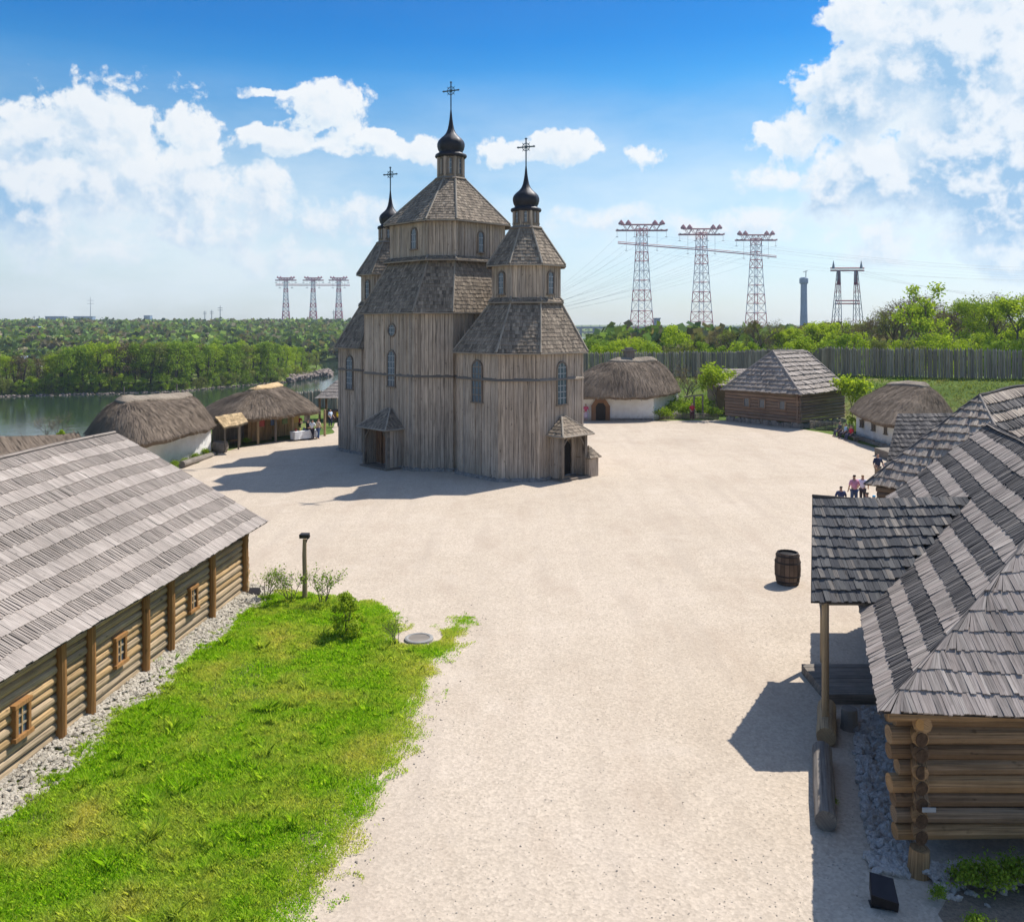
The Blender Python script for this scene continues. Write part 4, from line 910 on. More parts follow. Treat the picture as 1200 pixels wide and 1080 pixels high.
# left hut
hA = thing('thatched_hut', 'whitewashed hut under low brown thatch beside the river, nearest the barn', 'hut', (-27, 61, 0))
cA, cB, cC_, cD = At(162, 527, 54.5), At(266, 499, 66), At(175, 478, 74), At(88, 508, 60.5)
cA.z, cB.z, cC_.z, cD.z = 2.1, 2.25, 2.2, 2.1
hut_roof(hA, [cA, cB, cC_, cD], At(140, 465, 61.5), At(222, 461, 67.5), .55, seed=2, strands=5000)
white_walls(hA, [(-24.55, 57.0), (-22.85, 64.8), (-28.8, 69.0), (-30.2, 61.0)], 2.2)
for (px_, py_) in ((145, 462), (207, 458)):
    mb = MB(); p = At(px_, py_, 62 if px_ < 180 else 66.5); mb.tube([p + V(0, 0, -.6), p + V(.02, 0, .55)], [.07, .04], 6); mb.build('ridge_stick', M['old_log'], hA)
# hut behind the barn ridge
hZ = thing('thatched_shed', 'low grey roof of a shed showing just above the log barn ridge', 'shed', (-28, 46, 0))
a, b_, c_, d_ = At(-60, 562, 38), At(118, 515, 46), At(90, 500, 52), At(-70, 500, 47)
for p in (a, b_, c_, d_): p.z = 2.2
hut_roof(hZ, [a, b_, c_, d_], At(-40, 512, 42), At(95, 507, 47.5), .15, mat='thatch', cap=None, seed=8, strands=1500)
white_walls(hZ, [lerp(a, c_, .22)[:2], lerp(b_, d_, .22)[:2], lerp(c_, a, .22)[:2], lerp(d_, b_, .22)[:2]], 2.0)
# market hut
hB = thing('market_hut', 'open fronted thatched market hut with fresh straw on its ridge', 'hut', (-20, 74, 0))
mA, mB_, mC, mD = V(-22.4, 67.2, 2.15), V(-16.0, 75.0, 2.35), V(-22.5, 81.5, 2.3), V(-28.0, 74.5, 2.2)
hut_roof(hB, [mA, mB_, mC, mD], At(300, 454, 73.5), At(326, 450, 76.5), .35, seed=5, strands=5000, cap='thatch_new', cap_t=.86)
for i in range(6):
    p = lerp(V(-21.9, 68.6, 0), V(-16.5, 75.2, 0), i / 5); mb = MB(); mb.tube([p, p + V(0, 0, 2.35)], .11, 8); mb.build('post', M['log' if i % 2 else 'old_log'], hB)
mb = MB()
for P, Q in (((-24.2, 70.2), (-19.2, 76.6)), ((-24.2, 70.2), (-26, 74)), ((-19.2, 76.6), (-23, 80))): planks(mb, P, Q, 0, 2.4, (.76, -.64), .3)
planks(mb, (-22.7, 71.9), (-21.2, 73.7), 0, 2.2, (.76, -.64), .3, off=.8)
mb.build('wall', [M['new_wood']], hB)
mb = MB(); mb.box((-22.7, 69.8, .35), .9, .4, .07, .8, 0); mb.build('counter', M['new_wood'], hB)
# straw lean-to between the huts
ln = thing('straw_leanto', 'small lean-to with bright yellow straw roof between two thatched huts', 'lean-to', (-24, 68, 0))
A, B, C, D = At(263, 501, 64.5), At(291, 494, 65.5), At(283, 483, 68.6), At(252, 488, 68); mb = MB(); K = 10
for i in range(K):
    for j in range(6):
        f0, f1, g0, g1 = i / K, (i + 1) / K, j / 6, (j + 1) / 6; q = [lerp(lerp(A, B, f), lerp(D, C, g_), 0) * (1 - g_) + lerp(D, C, f) * g_ for f, g_ in ((f0, g0), (f1, g0), (f1, g1), (f0, g1))]
        q = [p + V(0, 0, .08 * noise.noise(p * 2)) for p in q]; mb.hexa([p - V(0, 0, .14) for p in q] + q, 0, [(f * 3, g_ * 3) for f, g_ in ((f0, g0), (f1, g0), (f1, g1), (f0, g1))] * 2)
mb.build('straw_roof', M['thatch_new'], ln)
for p in (Gp(279, 527), Gp(263, 531)):
    mb = MB(); mb.tube([p + V(0, .1, 0), p + V(0, .1, 2.15)], .07, 6); mb.build('post', M['old_log'], ln)
mb = MB()
for i in range(16): p = lerp(Gp(248, 528), Gp(283, 522), i / 15) + V(-.6, 2.2, 0); mb.box(p, .22, .06, 1.8, .6)
mb.build('board_wall', M['old_log'], ln)
mb = MB(); q = Gp(258, 530); mb.lathe(q, [(.5, 0), (.62, .3), (.6, .7), (.5, .85)], 14); tag(mb.build('wicker_basket', M['old_log'], base=q), 'round brown wicker basket outside the straw lean-to', 'basket')
# centre hut
hC = thing('thatched_hut', 'whitewashed hut with arched door and chimney, right of the church', 'hut', (10.8, 91, 0))
a, b_, c_, d_ = V(5.2, 85.6, 2.6), V(15.1, 86.0, 2.55), V(19.6, 95.2, 2.7), V(6.0, 96.5, 2.7)
hut_roof(hC, [a, b_, c_, d_], At(722, 420, 90.0), At(766, 419, 92), .75, seed=11, strands=5000, cap_t=.84)
white_walls(hC, [(5.8, 87.3), (14.5, 87.4), (18.4, 94.5), (6.5, 95.5)], 2.7)
mb = MB(); p = At(737, 416, 91); mb.box(p - V(0, 0, .6), .9, .9, 1.0, .3); mb.box(p + V(0, 0, .40), 1.3, 1.2, .18, .3); mb.box(p + V(0, 0, .58), .7, .7, .22, .3); mb.build('chimney', M['old_log'], hC)
mb = MB(); dO = V(9.05, 87.25, 0)
ring = [(-.95, 0), (-.95, 1.5), (-.5, 2.15), (.5, 2.15), (.95, 1.5), (.95, 0)]; inr = [(-.5, 0), (-.5, 1.45), (-.28, 1.8), (.28, 1.8), (.5, 1.45), (.5, 0)]
for i in range(5):
    q = [ring[i], ring[i + 1], inr[i + 1], inr[i]]; mb.hexa([dO + V(u, 0, z) for u, z in q] + [dO + V(u, -.22, z) for u, z in q])
df = mb.build('door_frame', M['door_wood'], hC); mb = MB(); mb.face([dO + V(u, -.05, z) for u, z in inr]); mb.build('door', M['iron'], df)
mb = MB()
for i in range(26): mb.box((10.2 + i * .16, 87.0 + .12 * random.random(), 0), .2, .3, .22, random.random())
mb.build('stone_base', M['rock_d'], hC)
# right hut
hD = thing('thatched_hut', 'long whitewashed hut with small windows below the grass bank at right', 'hut', (33, 71, 0))
a, b_, c_, d_ = At(1044, 503, 65.0), At(1128, 486, 70), At(1078, 458, 82), At(986, 481, 77.5)
a.z, b_.z, c_.z, d_.z = 2.05, 2.3, 2.3, 2.3
hut_roof(hD, [a, b_, c_, d_], At(1044, 448, 76), At(1086, 449, 71.5), .4, seed=14, strands=5000, cap_t=.86)
wl = [(30.5, 75.6), (30.35, 67.4), (35.2, 68.9), (35.2, 76.5)]; white_walls(hD, wl, 2.1)
for y in (74.0, 71.6, 69.2): rect_window(hD, V(30.38, y, 1.0), V(-1, 0, 0), .34, .5, M['old_log'], 1, 1, off=.12)
mb = MB()
for i in range(50): mb.box((29.85 - .1 * random.random(), 67.3 + i * .21, 0), .35, .24, .2 + .1 * random.random(), random.random())
mb.build('stone_base', M['rock_d'], hD)
# shingled shed against the right hut
sh = thing('shingled_shed', 'small steep shingled roof leaning against the right white hut', 'shed', (29, 60, 0))
mb = MB(); kw = dict(course=.42, width=.16, thick=.035, jit=.03, warp=noisewarp(.05, .5), tilt=.015, mpat=(0,), over=1.2)
q = [At(1038, 545, 58), At(1125, 545, 58), At(1122, 487, 62), At(1052, 484, 62)]; shakes(mb, *q, **kw)
shakes(mb, V(q[0].x + 5.5, 66, q[0].z), V(q[1].x + 5, 66, q[1].z), q[2], q[3], **kw); mb.build('roof', [M['cshake_d'], M['cshake_d'], M['under']], sh)
mb = MB(); mb.box((29.5, 61.5, 0), 4.4, 5.5, .6, 0); mb.build('base_wall', M['old_log'], sh)
# ================================================================ LOG HOUSE
lh = thing('log_house', 'square log house with tall hipped shingle roof before the palisade', 'house', (28.5, 86, 0))
e0, eL, eR, eB = V(26.95, 79.4, 3.25), V(21.3, 87.3, 3.1), V(33.9, 85.6, 3.3), V(28.6, 93.2, 3.2); t0, t1 = V(26.35, 86.2, 7.15), V(31.0, 89.8, 7.0)
mb = MB(); kw = dict(width=.22, jit=.04, tilt=.03, warp=noisewarp(.1, .25), over=1.15)
shakes(mb, eL, e0, t0, t0, course=.55, thick=.05, mpat=(0,), **kw); shakes(mb, e0, eR, t1, t0, course=.62, thick=.10, mpat=(1, 0), **kw)  # right slope's alternating tones paint the shade of raised shingle edges
shakes(mb, eR, eB, t1, t1, course=.6, thick=.05, mpat=(0,), **kw); shakes(mb, eB, eL, t0, t1, course=.6, thick=.05, mpat=(0,), **kw)
for p, q in ((e0, t0), (eL, t0), (t0, t1), (eR, t1)): mb.tube([p, q], .1, 6, 1)
mb.build('roof', [M['shake_d'], M['shake_l'], M['under']], lh)
mb = MB(); c0, cl, cr2 = (27.1, 80.7), (22.0, 87.0), (33.2, 85.6)
logs_wall(mb, cl, c0, .5, 3.3, r=.16, ext=(.25, .25)); logs_wall(mb, c0, cr2, .5, 3.3, r=.16, ext=(.25, .2)); mb.build('wall', M['house_log'], lh)
mb = MB()
for a, b_ in ((cl, c0), (c0, cr2)):
    for k in range(42): p = lerp(Vector((*a, 0)), Vector((*b_, 0)), k / 41); mb.box(p + V(random.uniform(-.1, .1), random.uniform(-.25, 0), 0), .3, .3, random.uniform(.3, .55), random.random())
mb.build('stone_base', M['rock_d'], lh)
nf = V(-.79, -.62, 0)
for u in (.3, .52, .8): p = lerp(V(*cl, 1.7), V(*c0, 1.7), u); rect_window(lh, p, nf, .75, .75, M['house_log'], 1, 1, off=.2)
sx = thing('outbuilding', 'low outbuilding with a shingle roof half hidden behind the log house', 'shed', (22.5, 92, 0))
mb = MB(); q = [At(838, 452, 92), At(878, 452, 92), At(880, 432, 95), At(848, 432, 95)]; shakes(mb, *q, course=.5, width=.22, thick=.05, mpat=(0,)); shakes(mb, q[1] + V(0, 6, 0), q[0] + V(0, 6, 0), q[3], q[2], course=.5, width=.22, thick=.05, mpat=(0,)); mb.build('roof', [M['shake_d'], M['shake_d'], M['under']], sx)
mb = MB(); mb.box((24.0, 95.2, 0), 3.4, 4.5, 3.0, 0); mb.build('wall', M['house_log'], sx)
# ================================================================ PALISADES
def palisade(name, line, tops, bases, label, w=.26):
    mb = MB(); pts = [Vector((x, y, 0)) for x, y in line]
    for i in range(len(pts) - 1):
        L = (pts[i + 1] - pts[i]).length; n = int(L / w)
        for k in range(n):
            t_ = k / n; p = lerp(pts[i], pts[i + 1], t_); p = p + V(random.uniform(-.03, .03), random.uniform(-.05, .05), 0); zt = tops[i] + (tops[i + 1] - tops[i]) * t_ + random.uniform(-.14, .12) + .12 * noise.noise(p * .15); zb = bases[i] + (bases[i + 1] - bases[i]) * t_ - .5; r = w * random.uniform(.40, .56); a0 = random.random() * 6; o1 = random.random() * 60
            ring = [(p.x + r * math.cos(a0 + j * 1.0472), p.y + r * math.sin(a0 + j * 1.0472)) for j in range(6)]; ln = random.uniform(-.04, .04)
            P = [(x, y, zb) for x, y in ring] + [(x + ln, y, zt - .3) for x, y in ring] + [(p.x + ln, p.y, zt)]
            F = [(j, (j + 1) % 6, 6 + (j + 1) % 6, 6 + j) for j in range(6)] + [(6 + j, 6 + (j + 1) % 6, 12) for j in range(6)]
            mb.shared(P, F, 0, [(o1 + j * .1, 0) for j in range(6)] + [(o1 + j * .1, zt - zb) for j in range(6)] + [(o1, 3)])
    tag(mb.build(name, M['stake'], base=(line[0][0], line[0][1], bases[0])), label, 'palisade')
palisade('palisade', PAL, PALTOP, PALBASE, 'long palisade of grey pointed stakes along the top of the grass bank')
pl2 = [At(318, 0, 108), At(350, 0, 104), At(392, 0, 99), At(425, 0, 96)]
palisade('palisade', [(p.x, p.y) for p in pl2], [.6, 1.6, 2.4, 2.6], [-1.5, -.8, 0, 0], 'short palisade of uneven stakes on the river edge left of the church', .34)
# gazebo behind the church's left edge
gz = thing('well_shelter', 'small shingle roofed shelter at the left edge of the church', 'shelter', (-17.6, 88, 0))
c = V(-18.0, 88, 0); mb = MB(); lo = [c + V(1.9 * sx_, 1.9 * sy_, 2.35) for sx_, sy_ in ((-1, -1), (1, -1), (1, 1), (-1, 1))]
for i in range(4): shakes(mb, lo[i], lo[(i + 1) % 4], c + V(0, 0, 4.1), c + V(0, 0, 4.1), course=.4, width=.2, thick=.04, mpat=(0,))
mb.build('roof', [M['shake_l'], M['shake_l'], M['under']], gz)
for sx_, sy_ in ((-1, -1), (1, -1), (1, 1), (-1, 1)):
    mb = MB(); mb.tube([c + V(1.5 * sx_, 1.5 * sy_, 0), c + V(1.5 * sx_, 1.5 * sy_, 2.5)], .12, 8); mb.build('post', M['door_wood'], gz)
mb = MB(); mb.box(c, 2.0, 2.0, 1.0, 0); mb.build('well_box', M['door_wood'], gz)
# wattle fence by the log house and along the garden
def wattle(name, pts, h, label):
    mb = MB(); pts = [Vector(p) for p in pts]
    for i in range(len(pts) - 1):
        a, b_ = pts[i], pts[i + 1]; L = (b_ - a).length; n = max(2, int(L / .45)); e = (b_ - a).normalized(); s_ = V(-e.y, e.x, 0)
        for k in range(n + 1): p = lerp(a, b_, k / n); mb.tube([p, p + V(0, 0, h * random.uniform(1.05, 1.3))], .03, 5)
        for r in range(7):
            mb.tube([lerp(a, b_, k / (2 * n)) + s_ * (.05 if (k // 1 + r) % 2 else -.05) + V(0, 0, .06 + h * r / 7) for k in range(2 * n + 1)], .035, 4)
    tag(mb.build(name, M['stake'], base=pts[0]), label, 'fence')
wattle('wattle_fence', [(28.0, 80.2, .0), (29.8, 79.4, 0), (30.6, 76.5, 0)], .8, 'low woven wattle fence between the log house and right white hut')
wattle('wattle_fence', [(15.2, 88.2, 0), (18.0, 88.6, 0), (21.3, 88.2, 0)], .6, 'low wattle fence round the green garden beside the arched door hut')
mb = MB(); p = V(18.9, 88.6, 0); mb.tube([p, p + V(0, 0, 2.4)], .1, 6); mb.tube([p + V(-1, 0, 2.3), p + V(1.0, .1, 2.5)], .08, 6); mb.tube([p + V(.9, 0, 0), p + V(.9, 0, 2.4)], .09, 6)
tag(mb.build('garden_gate', M['old_log'], base=p), 'crooked grey timber gate frame in the green garden', 'gate')
# ================================================================ TREES AND PLANTS
def make_tree(seed, h, spread, leafm, n_leaf, leaf_s=.22, bark='bark', levels=4, upright=.55, base_h=.22, trunk_r=.16, bushy=False, clump=.5):
    rs = random.Random(seed); wood_ = MB(); tips = []
    def grow(p, d, L, r, lv):
        n = 3; pts = [p]; q = Vector(p); dd = Vector(d)
        for i in range(n):
            dd = (dd + Vector((rs.gauss(0, .13), rs.gauss(0, .13), rs.gauss(.03, .06)))).normalized(); q = q + dd * L / n; pts.append(Vector(q))
        wood_.tube(pts, [r * (1 - .4 * i / n) for i in range(n + 1)], 6 if lv < 2 else (4 if lv < 3 else 3), cap=False)
        if lv >= levels - 1: tips.extend(pts[1:])
        elif lv >= levels - 2: tips.extend(pts[2:])
        if lv < levels:
            k = rs.choice([3, 3, 4]) if lv else (5 if not bushy else 7)
            for j in range(k):
                f = rs.uniform(.45, 1) if lv else rs.uniform(base_h * 1.6, 1); i = min(n - 1, int(f * n)); o = lerp(pts[i], pts[i + 1], f * n - i if i < n else 1)
                a = rs.random() * 6.283; side_ = Vector((math.cos(a), math.sin(a), 0)); nd = (dd * upright + side_ * (1.1 - upright) * spread + V(0, 0, .12)).normalized(); grow(o, nd, L * rs.uniform(.5, .72) * (1.0 if lv else 1 - .35 * f), r * .52, lv + 1)
    L0 = h * (.62 if not bushy else .45)
    if bushy:
        for j in range(4): a = rs.random() * 6.28; grow(V(math.cos(a) * .1, math.sin(a) * .1, 0), V(math.cos(a) * .4, math.sin(a) * .4, 1).normalized(), L0, trunk_r * h / 10, 0 + 1)
    else: grow(V(0, 0, 0), V(0, 0, 1), L0, trunk_r * h / 10, 0)
    hm = max(t_.z for t_ in tips); k = h / hm
    wood_.v = [(x * k, y * k, z * k) for x, y, z in wood_.v]; tips = [t_ * k for t_ in tips]
    lv_ = MB()
    for i in range(n_leaf):
        t_ = rs.choice(tips); p = t_ + Vector((rs.gauss(0, clump), rs.gauss(0, clump), rs.gauss(0, clump * .8)));
        if p.z < .15: continue
        a = Vector((rs.gauss(0, 1), rs.gauss(0, 1), rs.gauss(0, 1))).normalized(); b_ = a.orthogonal().normalized(); s_ = leaf_s * rs.uniform(.5, 1.3)
        lv_.face([p - a * s_ * .5, p + b_ * s_ * .35, p + a * s_ * .5, p - b_ * s_ * .35])
    return wood_, lv_, leafm, bark
PROTO = {}
def proto(key, *a, **k):
    PROTO[key] = make_tree(*a, **k); w, l, lm, bk = PROTO[key]
    ow = None
    PROTO[key] = (w, l, lm, bk, {})
def plant(key, name, loc, s, label, cat, group=None, rz=None, crown='crown', stem='trunk', sz=None):
    w, l, lm, bk, cache = PROTO[key]
    r = thing(name, label, cat, loc, group)
    if not cache:
        ORI[r.name] = Vector((0, 0, 0)); cache['w'] = w.build(stem, M[bk], r, smooth=True); cache['l'] = l.build(crown, M[lm], r) if len(l.f) else None
    else:
        for q, nm in (('w', stem), ('l', crown)):
            if cache[q] is not None: c = cache[q].copy(); c.name = nm; scene.collection.objects.link(c); c.parent = r
    r.scale = (s, s, sz or s); r.rotation_euler.z = random.random() * 6.28 if rz is None else rz
    return r
proto('green1', 1, 10, 1.0, 'leaf_lime', 5200, .30, clump=.42)
proto('green2', 2, 10, .8, 'leaf_green', 6000, .30, clump=.48)
proto('airy', 3, 10, 1.0, 'leaf_lime', 2600, .30, clump=.30)
proto('dull', 4, 10, .9, 'leaf_dull', 4200, .26, clump=.45)
proto('bare', 5, 10, 1.0, 'leaf_brown', 2200, .17, levels=5, clump=.3, bark='bark_g', trunk_r=.24)
proto('bare2', 6, 10, .8, 'leaf_dull', 1500, .18, levels=5, clump=.35, bark='bark', trunk_r=.24)
proto('bush', 7, 6, 1.25, 'leaf_lime', 7500, .25, bushy=True, clump=.42)
proto('poplar', 8, 10, .45, 'leaf_green', 5200, .28, upright=.8, clump=.4)
proto('sapling', 9, 4, .7, 'leaf_lime', 1500, .22, bushy=False, clump=.2, trunk_r=.09)
proto('shrub', 10, 1.5, 1.1, 'leaf_lime', 3800, .10, bushy=True, clump=.11, trunk_r=.1)
proto('twiggy', 11, 2.2, 1.0, 'leaf_green', 420, .11, bushy=True, clump=.12, trunk_r=.10, bark='bark_g')
proto('barebush', 12, 3.5, 1.1, 'leaf_brown', 300, .1, bushy=True, clump=.15, trunk_r=.12, bark='bark_g', levels=5)
proto('weed', 13, 1.0, 1.3, 'leaf_green', 900, .13, bushy=True, clump=.16, trunk_r=.06)
def clump_tree(key, seed, leafs, h=10, wr=.36, nc=34, nl=90, ls=.34, base=.06, top_w=.35):
    rs = random.Random(seed); w = MB(); l = MB()
    for k in range(3): a = rs.random() * 6.28; w.tube([V(0, 0, 0), V(math.cos(a) * .06 * h, math.sin(a) * .06 * h, h * .45), V(math.cos(a) * .12 * h, math.sin(a) * .12 * h, h * .85)], [.022 * h, .014 * h, .004 * h], 5, cap=False)
    for c in range(nc):
        f = base + (1 - base) * rs.random() ** .8; env = wr * h * (math.sin(math.pi * min(1, (f * .78 + .2))) ** .7); a = rs.random() * 6.28; rr = env * rs.random() ** .5
        cc = V(math.cos(a) * rr, math.sin(a) * rr, f * h * .95); cr = h * rs.uniform(.07, .13)
        for i in range(nl):
            u = Vector((rs.gauss(0, 1), rs.gauss(0, 1), rs.gauss(0, 1))).normalized(); p = cc + Vector((u.x * cr, u.y * cr, u.z * cr * .85)) * rs.uniform(.75, 1.1)
            if p.z < .05: continue
            n_ = (u + Vector((rs.gauss(0, .6), rs.gauss(0, .6), rs.gauss(0, .6)))).normalized(); b_ = n_.orthogonal().normalized(); c2 = n_.cross(b_); s_ = ls * rs.uniform(.5, 1.25); l.face([p - b_ * s_ * .5, p + c2 * s_ * .35, p + b_ * s_ * .5, p - c2 * s_ * .35])
    PROTO[key] = (w, l, leafs, 'bark', {})
clump_tree('bank_lime', 21, 'leaf_lime'); clump_tree('bank_green', 22, 'leaf_green', wr=.3, nc=40); clump_tree('bank_olive', 23, 'leaf_dull', wr=.33); clump_tree('bank_brown', 24, 'leaf_brown', wr=.3, nc=26, nl=60); clump_tree('bank_tall', 25, 'leaf_green', wr=.22, nc=36)
clump_tree('shrubby', 31, 'leaf_lime', h=1.5, wr=.42, nc=46, nl=70, ls=.085, base=.03)
clump_tree('mound', 26, 'leaf_lime', h=6, wr=.5, nc=40, nl=90, ls=.26); clump_tree('mound_d', 27, 'leaf_dull', h=6, wr=.5, nc=36, nl=90, ls=.26); clump_tree('mound_g', 28, 'leaf_green', h=6, wr=.5, nc=36, nl=90, ls=.26)
KIND = {'bank_lime': 'full lime green', 'bank_green': 'full mid green', 'bank_olive': 'full olive', 'bank_brown': 'brown budding', 'bank_tall': 'tall slender green', 'mound': 'rounded lime green', 'mound_d': 'rounded olive', 'mound_g': 'rounded mid green', 'green1': 'lime green leafy', 'green2': 'dense mid green', 'airy': 'bright green open', 'dull': 'olive budding', 'bare': 'bare grey twiggy', 'bare2': 'bare dark branched', 'bush': 'rounded lime green', 'poplar': 'slender green'}
ORD = ['first', 'second', 'third', 'fourth', 'fifth', 'sixth', 'seventh', 'eighth', 'ninth', 'tenth', 'eleventh', 'twelfth', 'thirteenth', 'fourteenth', 'fifteenth', 'sixteenth', 'seventeenth', 'eighteenth', 'nineteenth', 'twentieth', 'twenty-first', 'twenty-second', 'twenty-third', 'twenty-fourth', 'twenty-fifth', 'twenty-sixth', 'twenty-seventh', 'twenty-eighth', 'twenty-ninth', 'thirtieth', 'thirty-first', 'thirty-second', 'thirty-third', 'thirty-fourth', 'thirty-fifth', 'thirty-sixth', 'thirty-seventh', 'thirty-eighth', 'thirty-ninth', 'fortieth', 'forty-first', 'forty-second', 'forty-third', 'forty-fourth', 'forty-fifth', 'forty-sixth', 'forty-seventh', 'forty-eighth', 'forty-ninth', 'fiftieth']
def set_tree(key, px, py_top, d, label, cat='tree', name=None, group=None, bh=10):
    x = (px - 600) / 1000 * d; z = height(x, d); top = 10 - (py_top - 378) / 1000 * d; s = (top - z) / bh
    return plant(key, name or ('bush' if key == 'bush' else 'tree'), (x, d, z - .1), s, label, cat, group)
# trees behind the palisade: (px, top y, distance, kind)
BT = [(692, 398, 160, 'green2'), (712, 396, 190, 'dull'), (735, 396, 170, 'green1'), (757, 393, 185, 'dull'), (788, 381, 150, 'mound'), (815, 388, 175, 'dull'), (838, 386, 160, 'bare'), (862, 380, 150, 'bare2'), (880, 372, 145, 'bare'), (902, 378, 165, 'dull'), (918, 384, 150, 'green1'), (938, 381, 170, 'bare'), (956, 378, 150, 'green1'), (972, 374, 165, 'bare'),
      (990, 377, 140, 'airy'), (1006, 372, 160, 'dull'), (1020, 371, 138, 'bare'), (1036, 360, 150, 'bare'), (1050, 352, 140, 'bare2'), (1066, 342, 135, 'bare'), (1080, 350, 150, 'dull'), (1098, 333, 125, 'airy'), (1118, 352, 142, 'bare'), (1133, 347, 150, 'dull'), (1150, 352, 130, 'green1'), (1166, 341, 140, 'bare2'), (1184, 358, 150, 'airy'), (1196, 345, 120, 'green1'), (1216, 340, 135, 'bare'), (1236, 345, 128, 'green2')]
for i, (px_, ty, d, k) in enumerate(BT):
    set_tree(k, px_, ty, d, f'{KIND[k]} tree behind the palisade, {ORD[i]} from the left in the taller row', group='tall trees behind the palisade', bh=6 if k == 'mound' else 10)
BT2 = [(700 + i * 20.5, random.uniform(398, 404) if i < 14 else random.uniform(388, 398), random.uniform(128, 136) if i < 9 else random.uniform(112, 122), random.choice(['mound', 'mound_d', 'mound_g', 'mound', 'dull'])) for i in range(26)]
for i, (px_, ty, d, k) in enumerate(BT2):
    set_tree(k, px_, ty, d, f'low {KIND[k]} growth just above the stakes, {ORD[i]} from the left', 'bush', 'bush', 'low bushes along the palisade', bh=6 if k.startswith('mound') else 10)
# trees on the far river bank
prof_x = [-60, 0, 40, 75, 100, 140, 200, 260, 300, 345, 372]; prof_y = [418, 414, 418, 410, 404, 402, 402, 401, 402, 404, 412]
ks = ['bank_lime', 'bank_green', 'bank_olive', 'bank_green', 'bank_tall', 'bank_lime', 'bank_brown', 'bank_tall', 'bank_green']; seq = []
px_ = -45
while px_ < 374:
    r_ = (px_ - 600) / 1000; ds = interp(r_, [-.66, -.6, -.4, -.27, -.242, -.225], [253, 253, 268, 312, 340, 362]); seq.append((px_, interp(px_, prof_x, prof_y) + random.uniform(-2, 4), ds + random.uniform(5, 11))); px_ += random.uniform(7.5, 10.5)
for i, (px_, ty, d) in enumerate(seq):
    k = random.choice(ks); o = set_tree(k, px_, ty, d, f'{KIND[k]} tree on the far bank, {ORD[i]} from the left at the water', group='trees lining the far river bank')
    o.scale[0] *= 1.15; o.scale[1] *= 1.15
for i in range(26):
    px2 = -40 + i * 16.2 + random.uniform(-3, 3); r_ = (px2 - 600) / 1000; ds = interp(r_, [-.66, -.6, -.4, -.27, -.242, -.225], [253, 253, 268, 312, 340, 362])
    k = random.choice(['bank_lime', 'bank_green', 'bank_olive', 'bank_brown']); set_tree(k, px2, interp(px2, prof_x, prof_y) + random.uniform(-3, 3) , ds + random.uniform(22, 40), f'{KIND[k]} tree standing behind the far bank row, {ORD[i]} from the left', group='second row on the far bank')
for i in range(48):
    px2 = -40 + i * 8.7 + random.uniform(-3, 3); r_ = (px2 - 600) / 1000; ds = interp(r_, [-.66, -.6, -.4, -.27, -.242, -.225], [253, 253, 268, 312, 340, 362]); x = r_ * (ds + 3); k = random.choice(['bush', 'bush', 'weed'])
    plant(random.choice(['mound_d', 'mound_g', 'mound']), 'bush', (x * 1, ds + 3.5, height(x, ds + 3.5) - .6), random.uniform(.55, 1.05), f'low bush at the far waterline, {ORD[i]} from the left', 'bush', 'bushes at the far waterline')
HS = [(6, 383, 1000, 9, 'r'), (14, 381, 1050, 7, 'b'), (34, 386, 900, 8, 'b'), (38, 388, 880, 9, 'r'), (47, 387, 900, 6, 'w'), (66, 388, 900, 5, 'w'), (80, 387, 860, 9, 'r'), (22, 384, 1000, 5, 'w'), (128, 384, 900, 5, 'w'), (202, 408, 520, 10, 'b'), (55, 420, 400, 9, 'w'), (30, 418, 380, 11, 'w'), (2, 417, 390, 12, 'b'), (388, 415, 560, 5, 'w'), (45, 427, 340, 7, 'w'), (300, 381, 1100, 6, 'b'), (246, 383, 1000, 8, 'b')]
